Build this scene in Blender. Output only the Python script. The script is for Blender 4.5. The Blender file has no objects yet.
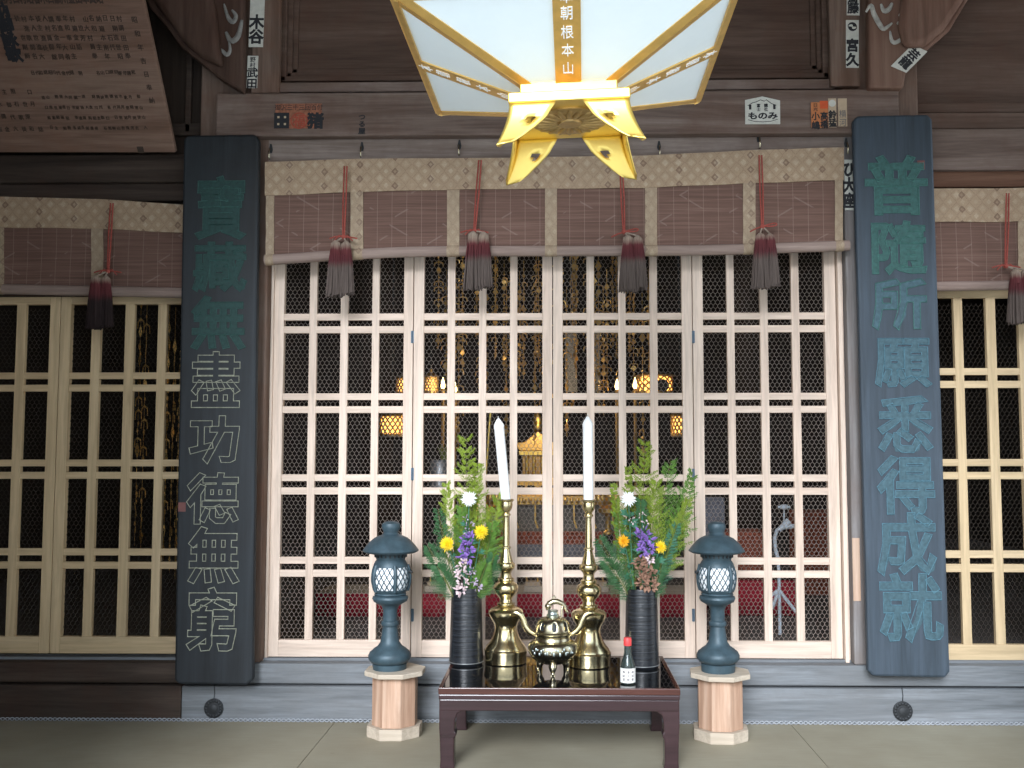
import bpy, bmesh, math, random
from mathutils import Vector, Matrix, Euler
import numpy as np

PI = math.pi
R = math.radians
rng = random.Random(7)
SC = bpy.context.scene
COL = SC.collection

# ------------------------------------------------------------------ camera
F, PPX, PPY = 1000.0, 537.0, 384.0
YAW, PITCH = math.atan(0.018), math.atan(0.071)
CAM = Vector((0.0, -5.0, 1.3))
RIGHT = Vector((math.cos(YAW), math.sin(YAW), 0))
FWD = Vector((-math.sin(YAW) * math.cos(PITCH), math.cos(YAW) * math.cos(PITCH), math.sin(PITCH)))
UP = RIGHT.cross(FWD)
cd = bpy.data.cameras.new('camera')
cam = bpy.data.objects.new('camera', cd)
COL.objects.link(cam)
cam.location = CAM
cam.rotation_euler = Matrix((RIGHT, UP, -FWD)).transposed().to_euler()
cd.sensor_width = 36
cd.lens = F / 1024 * 36
cd.shift_x = -(PPX - 512) / 1024
cd.clip_end = 200
SC.camera = cam


def P(px, py, y):
    """world point that the photograph shows at (px, py) on the upright plane y"""
    d = FWD + RIGHT * ((px - PPX) / F) + UP * ((PPY - py) / F)
    return CAM + d * ((y - CAM.y) / d.y)


def Q(v):
    """photo pixel of a world point, and its depth"""
    r = Vector(v) - CAM
    d = r.dot(FWD)
    return PPX + F * r.dot(RIGHT) / d, PPY - F * r.dot(UP) / d, d


def PYZ(py, z, px=555):
    """the upright plane y on which height z shows on photo row py"""
    d = FWD + RIGHT * ((px - PPX) / F) + UP * ((PPY - py) / F)
    return CAM.y + d.y * (z - CAM.z) / d.z


def PX(px, y, py=455):
    return P(px, py, y).x


def PZ(py, y, px=555):
    return P(px, py, y).z


# ------------------------------------------------------------------ materials
class NT:
    def __init__(s, name):
        s.m = bpy.data.materials.new(name)
        s.m.use_nodes = True
        s.t = s.m.node_tree
        s.b = s.t.nodes['Principled BSDF']
        s.co = None

    def n(s, typ, **kw):
        nd = s.t.nodes.new(typ)
        for k, v in kw.items():
            setattr(nd, k, v)
        return nd

    def l(s, a, b):
        s.t.links.new(a, b)

    def coord(s):
        if s.co is None:
            s.co = s.n('ShaderNodeTexCoord').outputs['Object']
        return s.co

    def mapped(s, scale, rot=(0, 0, 0)):
        mp = s.n('ShaderNodeMapping')
        mp.inputs['Scale'].default_value = scale
        mp.inputs['Rotation'].default_value = rot
        s.l(s.coord(), mp.inputs['Vector'])
        return mp.outputs[0]

    def noise(s, vec, scale=1, detail=4, rough=.6, dist=0):
        nd = s.n('ShaderNodeTexNoise')
        nd.inputs['Scale'].default_value = scale
        nd.inputs['Detail'].default_value = detail
        nd.inputs['Roughness'].default_value = rough
        nd.inputs['Distortion'].default_value = dist
        s.l(vec, nd.inputs['Vector'])
        return nd.outputs['Fac']

    def ramp(s, fac, stops):
        r = s.n('ShaderNodeValToRGB')
        e = r.color_ramp.elements
        while len(e) < len(stops):
            e.new(0.5)
        for i, (p, c) in enumerate(stops):
            e[i].position = p
            e[i].color = (*c, 1)
        s.l(fac, r.inputs['Fac'])
        return r.outputs['Color']

    def M(s, op, a, b=None, c=None):
        nd = s.n('ShaderNodeMath', operation=op)
        for i, v in enumerate((a, b, c)):
            if v is None:
                continue
            if isinstance(v, (int, float)):
                nd.inputs[i].default_value = v
            else:
                s.l(v, nd.inputs[i])
        return nd.outputs[0]

    def mix(s, fac, a, b, blend='MIX'):
        nd = s.n('ShaderNodeMix', data_type='RGBA', blend_type=blend)
        for i, v in ((0, fac), (6, a), (7, b)):
            if isinstance(v, (int, float)):
                nd.inputs[i].default_value = v
            elif isinstance(v, tuple):
                nd.inputs[i].default_value = (*v, 1)
            else:
                s.l(v, nd.inputs[i])
        return nd.outputs[2]

    def bump(s, fac, strength=.3, dist=.002):
        bp = s.n('ShaderNodeBump')
        bp.inputs['Strength'].default_value = strength
        bp.inputs['Distance'].default_value = dist
        s.l(fac, bp.inputs['Height'])
        s.l(bp.outputs[0], s.b.inputs['Normal'])

    def xyz(s):
        sp = s.n('ShaderNodeSeparateXYZ')
        s.l(s.coord(), sp.inputs[0])
        return sp.outputs

    def fin(s, col=None, rough=.6, metal=0, spec=.5):
        if col is not None:
            if isinstance(col, tuple):
                s.b.inputs['Base Color'].default_value = (*col, 1)
            else:
                s.l(col, s.b.inputs['Base Color'])
        s.b.inputs['Roughness'].default_value = rough
        s.b.inputs['Metallic'].default_value = metal
        s.b.inputs['Specular IOR Level'].default_value = spec
        return s.m


def simple(name, col, rough=.5, metal=0, var=.12, scale=30, spec=.5, bump=0):
    t = NT(name)
    f = t.noise(t.coord(), scale, 4)
    c = t.ramp(f, [(.3, tuple(x * (1 - var) for x in col)), (.7, tuple(min(1, x * (1 + var)) for x in col))])
    if bump:
        t.bump(f, bump)
    return t.fin(c, rough, metal, spec)


def wood(name, c1, c2, c3, axis='x', rough=.75, fine=60, coarse=9, stain=None, bump=.35, spec=.25):
    t = NT(name)
    k = {'x': (.06, 1, 1), 'z': (1, 1, .06), 'y': (1, .06, 1)}[axis]
    big = t.noise(t.mapped(tuple(v * coarse for v in k)), 1, 5, .6, 1.6)
    fin = t.noise(t.mapped(tuple(v * fine for v in k)), 1, 5, .65, .4)
    c = t.ramp(big, [(.28, c1), (.5, c2), (.74, c3)])
    g = t.ramp(fin, [(.3, (.62, .6, .58)), (.62, (1, 1, 1))])
    c = t.mix(.75, c, g, 'MULTIPLY')
    if stain:
        sf = t.ramp(t.noise(t.coord(), 2.3, 5, .7), [(.45, (0, 0, 0)), (.7, (1, 1, 1))])
        c = t.mix(t.M('MULTIPLY', sf, .7), c, stain)
    t.bump(fin, bump)
    return t.fin(c, rough, 0, spec)


MT = {}
MT['hinoki'] = wood('pale_cypress_wood', (.67, .525, .425), (.74, .60, .495), (.79, .655, .55), 'z', .55, 45, 5, None, .08)
MT['hinoki_x'] = wood('pale_cypress_wood_level', (.67, .525, .425), (.74, .60, .495), (.79, .655, .55), 'x', .55, 45, 5, None, .08)
MT['hinoki_y'] = wood('yellow_cypress_wood', (.57, .43, .26), (.65, .50, .305), (.71, .56, .36), 'z', .6, 45, 5, None, .08)
MT['hinoki_yx'] = wood('yellow_cypress_wood_level', (.57, .43, .26), (.65, .50, .305), (.71, .56, .36), 'x', .6, 45, 5, None, .08)
MT['beam'] = wood('weathered_beam_wood', (.085, .054, .042), (.20, .148, .124), (.31, .245, .215), 'x', .8, 70, 7, (.13, .075, .055))
MT['lintel'] = wood('pale_weathered_lintel', (.15, .11, .09), (.265, .212, .182), (.37, .31, .275), 'x', .8, 70, 7, (.17, .12, .10))
MT['beam_dark'] = wood('dark_beam_wood', (.034, .025, .02), (.066, .048, .038), (.10, .074, .06), 'x', .8, 70, 7, (.06, .03, .02))  # dark wood, deepened further to hold the left bay's shade
MT['beam_red'] = wood('reddish_beam_wood', (.09, .042, .026), (.16, .08, .05), (.21, .115, .075), 'x', .8, 70, 7)
MT['sill'] = wood('grey_sill_wood', (.115, .126, .136), (.21, .228, .245), (.30, .32, .345), 'x', .85, 80, 7, (.16, .165, .17), .6)
MT['post'] = wood('post_wood', (.10, .065, .048), (.18, .125, .098), (.25, .18, .145), 'z', .8, 60, 8, (.16, .08, .05))
MT['post_grey'] = wood('greyed_post_wood', (.15, .135, .13), (.23, .215, .21), (.30, .285, .285), 'z', .8, 60, 8, (.19, .155, .14))
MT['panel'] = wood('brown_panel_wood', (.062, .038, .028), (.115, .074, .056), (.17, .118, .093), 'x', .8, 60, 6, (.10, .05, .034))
MT['bracket'] = wood('bracket_wood', (.12, .066, .046), (.19, .11, .08), (.25, .16, .12), 'z', .75, 40, 6, (.17, .085, .06))
MT['bracket_dark'] = wood('bracket_wood_painted_shade', (.048, .026, .018), (.085, .05, .037), (.12, .078, .06), 'z', .75, 40, 6, (.08, .036, .025))  # darker copy of the bracket wood, deep shade put into its colour
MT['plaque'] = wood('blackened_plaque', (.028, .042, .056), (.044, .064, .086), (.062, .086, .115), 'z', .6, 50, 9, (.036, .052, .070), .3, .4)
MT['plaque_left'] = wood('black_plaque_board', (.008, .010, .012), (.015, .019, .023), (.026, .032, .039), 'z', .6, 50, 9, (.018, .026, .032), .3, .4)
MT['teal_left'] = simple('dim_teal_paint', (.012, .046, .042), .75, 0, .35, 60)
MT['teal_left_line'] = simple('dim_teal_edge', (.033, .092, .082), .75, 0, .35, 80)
MT['board'] = wood('faded_votive_board', (.15, .088, .062), (.22, .14, .105), (.27, .19, .145), 'x', .85, 60, 5, (.19, .095, .06))
MT['teal'] = simple('teal_paint', (.030, .098, .090), .75, 0, .35, 60)
MT['teal_line'] = simple('pale_teal_edge', (.055, .155, .14), .75, 0, .3, 80)
MT['blue_teal'] = simple('blue_teal_paint', (.044, .094, .117), .75, 0, .35, 60)
MT['blue_line'] = simple('pale_blue_teal_edge', (.075, .165, .21), .75, 0, .3, 80)
MT['cream_line'] = simple('cream_edge', (.30, .31, .24), .75, 0, .35, 80)
MT['plaque_cut'] = simple('carved_hollow', (.018, .026, .030), .8, 0, .3, 60)
MT['ink'] = simple('black_ink', (.015, .016, .02), .7)
MT['ink_brown'] = simple('faded_brown_ink', (.05, .03, .022), .8)
MT['ink_grey'] = simple('grey_ink', (.16, .15, .15), .8)
MT['paper'] = simple('aged_white_paper', (.60, .60, .54), .8, 0, .1, 40)
MT['paper_tan'] = simple('tan_paper', (.50, .38, .26), .8, 0, .1, 40)
MT['paper_orange'] = simple('orange_paper', (.52, .19, .07), .8, 0, .1, 40)
MT['stamp_orange'] = simple('orange_stamp_ink', (.29, .115, .065), .8, 0, .4, 50)
MT['stamp_red'] = simple('red_stamp_ink', (.36, .07, .04), .8, 0, .2, 50)
MT['orange_red'] = simple('vermilion_ink', (.62, .10, .03), .8)
MT['seal'] = simple('faded_red_seal', (.16, .065, .06), .8)
MT['gold'] = simple('bright_gold', (.85, .62, .17), .38, 1, .05, 12)
MT['gold_flat'] = simple('satin_gold', (.80, .52, .17), .42, .85, .10, 25)
MT['gold_dark'] = simple('dark_gold', (.45, .30, .12), .45, .85, .2, 25)  # deeper, more mottled gold tone
MT['brass'] = simple('polished_brass', (.70, .60, .36), .21, 1, .06, 14)
MT['brass_old'] = simple('antique_brass', (.48, .43, .30), .24, 1, .12, 18)
MT['silver'] = simple('silver_inlay', (.48, .55, .53), .35, 1)
MT['iron'] = simple('dark_iron', (.03, .033, .036), .55, .4)
MT['bronze'] = simple('blue_green_bronze', (.045, .078, .098), .50, .2, .25, 22, .5, .15)
MT['hinge'] = simple('blue_grey_steel', (.10, .15, .20), .45, .4)
MT['wire'] = simple('galvanised_wire', (.50, .43, .38), .5, .5)
MT['wire_dark'] = simple('wire_painted_shade', (.09, .075, .062), .6, .5)  # darker copy of the netting wire, side bays' shade put into its colour
MT['white_glass'] = simple('white_glass', (.78, .86, .89), .35, 0, .01)
MT['frost'] = simple('frosted_white_pane', (.86, .88, .90), .5, 0, .02)
MT['candle'] = simple('white_wax', (.88, .90, .90), .4, 0, .02)
MT['wick'] = simple('wick', (.5, .5, .48), .8)
MT['black_vase'] = None
MT['lacquer'] = None
MT['lacquer_red'] = wood('red_brown_lacquer', (.045, .014, .010), (.07, .022, .016), (.10, .033, .024), 'x', .2, 40, 5, None, .05, .6)
MT['lacquer_leg'] = wood('dark_purple_lacquer', (.026, .012, .014), (.042, .021, .024), (.062, .032, .036), 'x', .16, 40, 5, None, .05, .6)
MT['stand_top'] = wood('pale_plywood', (.50, .42, .33), (.57, .49, .39), (.63, .55, .45), 'x', .7, 50, 6, None, .1)
MT['stand_col'] = wood('striped_cedar', (.38, .22, .145), (.52, .34, .24), (.64, .47, .36), 'z', .65, 34, 16, None, .15)
MT['rod'] = wood('grey_brown_rod', (.27, .195, .165), (.33, .25, .215), (.39, .31, .27), 'x', .75, 60, 8)
MT['red_cord'] = simple('faded_red_cord', (.30, .062, .045), .85, 0, .3, 200)
MT['cap'] = simple('red_cap', (.70, .06, .06), .4)
MT['label'] = simple('white_label', (.82, .80, .76), .6, 0, .02)
MT['rope'] = simple('pale_grey_braid', (.36, .38, .41), .85, 0, .25, 120)
MT['leaf_yellow'] = simple('yellow_green_leaf', (.165, .235, .014), .6, 0, .35, 45)
MT['leaf_mid'] = simple('fresh_green_leaf', (.072, .165, .016), .6, 0, .35, 45)
MT['leaf_dark'] = simple('deep_green_leaf', (.026, .10, .028), .6, 0, .35, 45)
MT['leaf_blue'] = simple('blue_green_leaf', (.04, .15, .085), .6, 0, .3, 45)
MT['twig'] = simple('green_twig', (.13, .15, .03), .7)
MT['white_petal'] = simple('white_petal', (.85, .86, .86), .6, 0, .04)
MT['yellow_petal'] = simple('yellow_petal', (.80, .56, .01), .6, 0, .12, 60)
MT['amber_petal'] = simple('amber_petal', (.80, .40, .01), .6, 0, .15, 60)
MT['purple_petal'] = simple('purple_petal', (.23, .13, .42), .65, 0, .25, 60)
MT['lilac_petal'] = simple('lilac_petal', (.42, .34, .45), .65, 0, .25, 60)
MT['pink_petal'] = simple('pale_pink_petal', (.66, .52, .54), .65, 0, .15, 60)
MT['brown_petal'] = simple('withered_brown_petal', (.27, .15, .10), .8, 0, .35, 60)
MT['plaster_dark'] = simple('dark_plaster', (.035, .028, .024), .9)  # very dark brown tone, nearly even
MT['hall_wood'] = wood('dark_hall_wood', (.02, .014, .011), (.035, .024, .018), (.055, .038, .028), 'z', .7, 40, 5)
MT['red_cloth'] = simple('crimson_cloth', (.34, .012, .03), .85, 0, .15, 40)
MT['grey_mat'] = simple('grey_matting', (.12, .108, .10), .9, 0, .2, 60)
MT['brocade_grey'] = simple('grey_brocade', (.22, .21, .185), .8, 0, .5, 70)
MT['brocade_red'] = simple('red_gold_brocade', (.34, .09, .05), .75, 0, .7, 60)
MT['blue_cloth'] = simple('slate_cloth', (.22, .23, .27), .85, 0, .3, 60)
MT['grey_metal'] = simple('dull_pewter', (.32, .33, .34), .4, .7)
MT['white_paint'] = simple('pale_blue_white_plastic', (.58, .66, .74), .5)
MT['stone'] = simple('pale_gravel', (.70, .70, .68), .9, 0, .1, 8)
MT['rafters'] = wood('porch_ceiling_wood', (.09, .06, .045), (.14, .10, .075), (.19, .14, .11), 'y', .8, 50, 6)


def mk_vase():
    t = NT('ribbed_black_glaze')
    z = t.xyz()[2]
    f = t.noise(t.mapped((3, 3, 160)), 1, 3)
    c = t.ramp(f, [(.35, (.006, .007, .009)), (.7, (.026, .030, .037))])
    t.bump(f, .5, .003)
    return t.fin(c, .27, .1, .6)


def mk_lacquer():
    t = NT('black_mirror_lacquer')
    return t.fin((.006, .006, .007), .03, 0, .5)


def mk_brocade(name, base, light, dark, cell=.064, cellv=.07):
    t = NT(name)
    x, y, z = t.xyz()

    def dia(u, v):
        a = t.M('ABSOLUTE', t.M('SUBTRACT', t.M('FRACT', u), .5))
        b = t.M('ABSOLUTE', t.M('SUBTRACT', t.M('FRACT', v), .5))
        return t.M('ADD', a, b)
    u = t.M('DIVIDE', x, cell)
    v = t.M('DIVIDE', z, cellv)
    d1 = dia(u, v)
    d2 = dia(t.M('ADD', u, .5), t.M('ADD', v, .5))
    lm = t.M('MAXIMUM', t.M('LESS_THAN', d1, .26), t.M('LESS_THAN', d2, .2))
    ring = t.M('MULTIPLY', t.M('GREATER_THAN', d1, .42), t.M('LESS_THAN', d1, .5))
    big = t.noise(t.coord(), 9, 3)
    lm = t.M('MULTIPLY', lm, t.M('MULTIPLY_ADD', big, 1.3, -.33))
    u3 = t.M('DIVIDE', x, .35)
    fl = t.M('MULTIPLY', t.M('GREATER_THAN', t.M('FRACT', u3), .5), .5)
    a3 = t.M('MULTIPLY', t.M('ABSOLUTE', t.M('SUBTRACT', t.M('FRACT', t.M('MULTIPLY', u3, 2)), .5)), 2.7)
    b3 = t.M('ABSOLUTE', t.M('SUBTRACT', t.M('FRACT', t.M('ADD', t.M('DIVIDE', z, .072), fl)), .5))
    dm = t.M('LESS_THAN', t.M('ADD', a3, b3), .28)
    hole = t.M('LESS_THAN', t.M('ADD', a3, b3), .13)
    dm = t.M('SUBTRACT', dm, t.M('MULTIPLY', hole, .6))
    c = t.mix(lm, base, light)
    c = t.mix(t.M('MULTIPLY', ring, .22), c, dark)
    c = t.mix(t.M('MULTIPLY', dm, .6), c, dark)
    wn = t.noise(t.mapped((150, 150, 150)), 1, 2)
    c = t.mix(.45, c, t.ramp(wn, [(.3, (.6, .6, .6)), (.7, (1, 1, 1))]), 'MULTIPLY')
    t.bump(wn, .3)
    return t.fin(c, .75, 0, .2)


def mk_sudare():
    t = NT('brown_reed_slats')
    x, y, z = t.xyz()
    f = t.noise(t.mapped((2.2, 2, 90)), 1, 4)
    c = t.ramp(f, [(.3, (.115, .066, .052)), (.55, (.17, .10, .078)), (.75, (.23, .148, .118))])
    th = t.M('LESS_THAN', t.M('FRACT', t.M('DIVIDE', x, .073)), .03)
    c = t.mix(t.M('MULTIPLY', th, .38), c, (.42, .31, .26))
    zz = t.M('ABSOLUTE', t.M('SUBTRACT', t.M('FRACT', t.M('DIVIDE', z, .13)), .5))
    ch = t.M('FRACT', t.M('SUBTRACT', t.M('DIVIDE', x, .27), t.M('ADD', t.M('MULTIPLY', zz, .8), t.M('MULTIPLY', t.M('FLOOR', t.M('DIVIDE', z, .13)), .37))))
    cm = t.M('MULTIPLY', t.M('LESS_THAN', ch, .05), t.M('GREATER_THAN', t.noise(t.coord(), 7, 2), .50))
    c = t.mix(t.M('MULTIPLY', cm, .16), c, (.5, .4, .36))
    w = t.n('ShaderNodeTexWave', bands_direction='Z')
    w.inputs['Scale'].default_value = 80
    t.l(t.coord(), w.inputs['Vector'])
    t.bump(w.outputs['Fac'], .4, .002)
    return t.fin(c, .75, 0, .2)


def mk_tatami():
    t = NT('worn_tatami')
    w = t.noise(t.mapped((6, 220, 1)), 1, 3)
    big = t.noise(t.coord(), 1.7, 4)
    c = t.ramp(big, [(.3, (.295, .262, .188)), (.7, (.375, .345, .258))])
    c = t.mix(.35, c, t.ramp(w, [(.3, (.55, .55, .55)), (.7, (1, 1, 1))]), 'MULTIPLY')
    spots = t.M('GREATER_THAN', t.noise(t.coord(), 9, 2), .77)
    c = t.mix(t.M('MULTIPLY', spots, .25), c, (.2, .16, .11))
    t.bump(w, .3)
    return t.fin(c, .7, 0, .3)


def mk_tuft(name, tip):
    t = NT(name)
    z = t.n('ShaderNodeSeparateXYZ')
    t.l(t.n('ShaderNodeTexCoord').outputs['Generated'], z.inputs[0])
    st = t.noise(t.mapped((220, 220, 9)), 1, 2)
    f = t.M('ADD', z.outputs[2], t.M('MULTIPLY', t.M('SUBTRACT', st, .5), .12))
    c = t.ramp(f, [(.05, tip), (.46, tip), (.58, (.105, .028, .032)), (.76, (.125, .032, .034)), (.86, (.30, .23, .18)), (1, (.36, .29, .23))])
    c = t.mix(.6, c, t.ramp(st, [(.3, (.5, .5, .5)), (.7, (1, 1, 1))]), 'MULTIPLY')
    return t.fin(c, .85, 0, .2)


def mk_glow(name, col, strength):
    t = NT(name)
    t.b.inputs['Emission Color'].default_value = (*col, 1)
    t.b.inputs['Emission Strength'].default_value = strength
    return t.fin(tuple(c * .7 for c in col), .6)


def mk_bottle():
    t = NT('dark_bottle_glass')
    t.b.inputs['Transmission Weight'].default_value = .75
    t.b.inputs['IOR'].default_value = 1.45
    return t.fin((.10, .14, .13), .05, 0, .6)


MT['black_vase'] = mk_vase()
MT['lacquer'] = mk_lacquer()
MT['brocade'] = mk_brocade('tan_brocade', (.41, .30, .20), (.58, .485, .36), (.15, .085, .065))
MT['brocade_rail'] = mk_brocade('tan_brocade_strip', (.38, .29, .20), (.52, .43, .31), (.22, .15, .11), .05, .075)
MT['sudare'] = mk_sudare()
MT['tatami'] = mk_tatami()
MT['tuft'] = mk_tuft('dip_dyed_fringe', (.125, .098, .086))
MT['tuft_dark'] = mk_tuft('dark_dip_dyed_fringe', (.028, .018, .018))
MT['bottle'] = mk_bottle()
MT['lamp'] = mk_glow('amber_lamp', (1.0, .50, .11), 3.2)
MT['flame'] = mk_glow('warm_bulb', (1.0, .72, .32), 7)

# ------------------------------------------------------------------ mesh building


class MB:
    def __init__(s):
        s.v = []
        s.f = []

    def add(s, vs, fs):
        o = len(s.v)
        s.v.extend([tuple(v) for v in vs])
        s.f.extend([tuple(i + o for i in f) for f in fs])
        return s

    def box(s, x0, x1, y0, y1, z0, z1, m=None):
        vs = [Vector(p) for p in ((x0, y0, z0), (x1, y0, z0), (x1, y1, z0), (x0, y1, z0), (x0, y0, z1), (x1, y0, z1), (x1, y1, z1), (x0, y1, z1))]
        if m:
            vs = [m @ v for v in vs]
        return s.add(vs, [(0, 3, 2, 1), (4, 5, 6, 7), (0, 1, 5, 4), (1, 2, 6, 5), (2, 3, 7, 6), (3, 0, 4, 7)])

    def prism(s, poly, y0, y1, m=None):
        """outline in x, z pushed from y0 to y1"""
        n = len(poly)
        vs = [Vector((p[0], y0, p[1])) for p in poly] + [Vector((p[0], y1, p[1])) for p in poly]
        if m:
            vs = [m @ v for v in vs]
        fs = [tuple(range(n)), tuple(range(2 * n - 1, n - 1, -1))]
        fs += [(i, i + n, (i + 1) % n + n, (i + 1) % n) for i in range(n)]
        return s.add(vs, fs)

    def vprism(s, poly, z0, z1, k=1.0):
        """outline in x, y pushed from z0 to z1"""
        n = len(poly)
        vs = [(p[0], p[1], z0) for p in poly] + [(p[0] * k, p[1] * k, z1) for p in poly]
        fs = [tuple(range(n - 1, -1, -1)), tuple(range(n, 2 * n))]
        fs += [(i, (i + 1) % n, (i + 1) % n + n, i + n) for i in range(n)]
        return s.add(vs, fs)

    def lathe(s, prof, seg=32, c=(0, 0, 0), cap=True, m=None):
        n = len(prof)
        vs = []
        for r, z in prof:
            for k in range(seg):
                a = 2 * PI * k / seg
                v = Vector((c[0] + r * math.cos(a), c[1] + r * math.sin(a), c[2] + z))
                vs.append(m @ v if m else v)
        fs = []
        for i in range(n - 1):
            for k in range(seg):
                k2 = (k + 1) % seg
                fs.append((i * seg + k, i * seg + k2, (i + 1) * seg + k2, (i + 1) * seg + k))
        if cap:
            fs.append(tuple(range(seg - 1, -1, -1)))
            fs.append(tuple(range((n - 1) * seg, n * seg)))
        return s.add(vs, fs)

    def tube(s, pts, r, sides=6, flat=1.0):
        pts = [Vector(p) for p in pts]
        n = len(pts)
        rr = r if isinstance(r, (list, tuple)) else [r] * n
        vs = []
        up = None
        for i, p in enumerate(pts):
            d = (pts[min(i + 1, n - 1)] - pts[max(i - 1, 0)])
            d = d.normalized() if d.length > 1e-9 else Vector((0, 0, 1))
            if up is None:
                up = Vector((0, 1, 0)) if abs(d.y) < .9 else Vector((1, 0, 0))
            side = d.cross(up)
            side = side.normalized() if side.length > 1e-6 else Vector((1, 0, 0))
            up = side.cross(d).normalized()
            for k in range(sides):
                a = 2 * PI * k / sides
                vs.append(p + side * (math.cos(a) * rr[i]) + up * (math.sin(a) * rr[i] * flat))
        fs = []
        for i in range(n - 1):
            for k in range(sides):
                k2 = (k + 1) % sides
                fs.append((i * sides + k, i * sides + k2, (i + 1) * sides + k2, (i + 1) * sides + k))
        fs.append(tuple(range(sides - 1, -1, -1)))
        fs.append(tuple(range((n - 1) * sides, n * sides)))
        return s.add(vs, fs)

    def ball(s, c, r, seg=12, rings=8, sq=(1, 1, 1)):
        prof = [(max(1e-4, math.sin(PI * i / rings)) * r, -math.cos(PI * i / rings) * r) for i in range(rings + 1)]
        m = Matrix.Translation(Vector(c)) @ Matrix.Diagonal((sq[0], sq[1], sq[2], 1))
        return s.lathe(prof, seg, (0, 0, 0), True, m)

    def leaflet(s, p, d, nrm, ln, w):
        """slim pointed blade with a raised spine on both faces"""
        d = d.normalized()
        sd = d.cross(nrm)
        sd = sd.normalized() if sd.length > 1e-6 else Vector((1, 0, 0))
        nn = sd.cross(d)
        mid = p + d * ln * .5
        vs = [p, mid + sd * w * .5, p + d * ln, mid - sd * w * .5, mid + nn * w * .22, mid - nn * w * .22]
        return s.add(vs, [(0, 1, 4), (1, 2, 4), (2, 3, 4), (3, 0, 4), (1, 0, 5), (2, 1, 5), (3, 2, 5), (0, 3, 5)])

    def build(s, name, mat, parent=None, smooth=None, bevel=0, world=False, origin=None, fix=True, seg=2):
        off = Vector((0, 0, 0))
        if world and parent is not None:
            off = Vector(parent.location)
        if origin is not None:
            off = Vector(origin)
        me = bpy.data.meshes.new(name)
        me.from_pydata([(v[0] - off.x, v[1] - off.y, v[2] - off.z) for v in s.v] if off.length else s.v, [], s.f)
        if fix:
            bm = bmesh.new()
            bm.from_mesh(me)
            bmesh.ops.recalc_face_normals(bm, faces=bm.faces)
            bm.to_mesh(me)
            bm.free()
        if smooth is not None:
            me.polygons.foreach_set('use_smooth', [True] * len(me.polygons))
            me.set_sharp_from_angle(angle=R(smooth))
        me.materials.append(mat)
        o = bpy.data.objects.new(name, me)
        COL.objects.link(o)
        if parent is not None:
            o.parent = parent
        if origin is not None and parent is None:
            o.location = origin
        if bevel:
            b = o.modifiers.new('bevel', 'BEVEL')
            b.width = bevel
            b.segments = seg
            b.limit_method = 'ANGLE'
            b.angle_limit = R(40)
        return o


def tag(o, label=None, cat=None, group=None, kind=None):
    if label:
        o['label'] = label
    if cat:
        o['category'] = cat
    if group:
        o['group'] = group
    if kind:
        o['kind'] = kind
    return o


def thing(name, label, cat, loc=(0, 0, 0), group=None, kind=None, rot=(0, 0, 0)):
    o = bpy.data.objects.new(name, None)
    o.empty_display_size = .05
    COL.objects.link(o)
    o.location = loc
    o.rotation_euler = rot
    return tag(o, label, cat, group, kind)


def struct(name, mb, mat, label, cat='wall', bevel=0, smooth=None):
    o = mb.build(name, mat, None, smooth, bevel)
    return tag(o, label, cat, None, 'structure')


def copy_thing(root, loc, label, group=None, rotz=None):
    r = root.copy()
    COL.objects.link(r)
    r.location = loc
    if rotz is not None:
        r.rotation_euler = (0, 0, rotz)
    r['label'] = label
    if group:
        r['group'] = group
    for ch in list(root.children):
        c = ch.copy()
        COL.objects.link(c)
        c.parent = r
        for g in list(ch.children):
            d = g.copy()
            COL.objects.link(d)
            d.parent = c
    return r


# ------------------------------------------------------------------ lettering
_G = {}


def glyph(ch, bold=0.0, res=2, outline=0.0):
    key = (ch, bold, res, outline)
    if key in _G:
        return _G[key]
    c = bpy.data.curves.new('glyph', 'FONT')
    c.body = ch
    c.size = 1
    c.resolution_u = res
    c.align_x = 'CENTER'
    if outline:
        c.offset = bold
        c.fill_mode = 'NONE'
        c.bevel_depth = outline
        c.bevel_resolution = 0
    else:
        c.extrude = .01
        c.bevel_depth = bold
        c.bevel_resolution = 0
    o = bpy.data.objects.new('glyph', c)
    COL.objects.link(o)
    me = bpy.data.meshes.new_from_object(o.evaluated_get(bpy.context.evaluated_depsgraph_get()))
    vs = [(v.co.x, v.co.y - .38, v.co.z) for v in me.vertices]
    fs = [tuple(p.vertices) for p in me.polygons]
    bpy.data.objects.remove(o)
    bpy.data.curves.remove(c)
    bpy.data.meshes.remove(me)
    _G[key] = (vs, fs)
    return _G[key]


def put_glyph(mb, ch, ctr, w, h, bold=0.0, depth=.002, outline=0.0, res=2, m=None, right=Vector((1, 0, 0)), up=Vector((0, 0, 1)), jit=0):
    """a character drawn on a surface facing the viewer: w wide, h high, centred at ctr"""
    vs, fs = glyph(ch, bold, res, outline)
    nrm = right.cross(up)
    out = []
    tilt = rng.uniform(-jit, jit)
    r2 = right * math.cos(tilt) + up * math.sin(tilt)
    u2 = up * math.cos(tilt) - right * math.sin(tilt)
    k = depth / (.01 + bold) if not outline else w
    for v in vs:
        out.append(Vector(ctr) + r2 * (v[0] * w) + u2 * (v[1] * h) + nrm * (v[2] * k))
    mb.add(out, fs)


def column(mb, text, ctr, pitch, w, h, bold=.0, depth=.001, right=Vector((1, 0, 0)), up=Vector((0, 0, 1)), res=2, jit=0):
    n = len(text)
    for i, ch in enumerate(text):
        put_glyph(mb, ch, Vector(ctr) + up * (((n - 1) / 2 - i) * pitch), w, h, bold, depth, 0, res, None, right, up, jit)



# ================================================================== THE BUILDING
XL, XR = -3.15, 3.22          # hall front, left and right ends
D0 = 0.0                     # plane of the doors
ZD = PZ(657, 0)              # foot of the doors
FZ = PZ(723, -.13)           # matting floor
LZ = PZ(664.5, -.112)        # top of the upper sill

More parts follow.
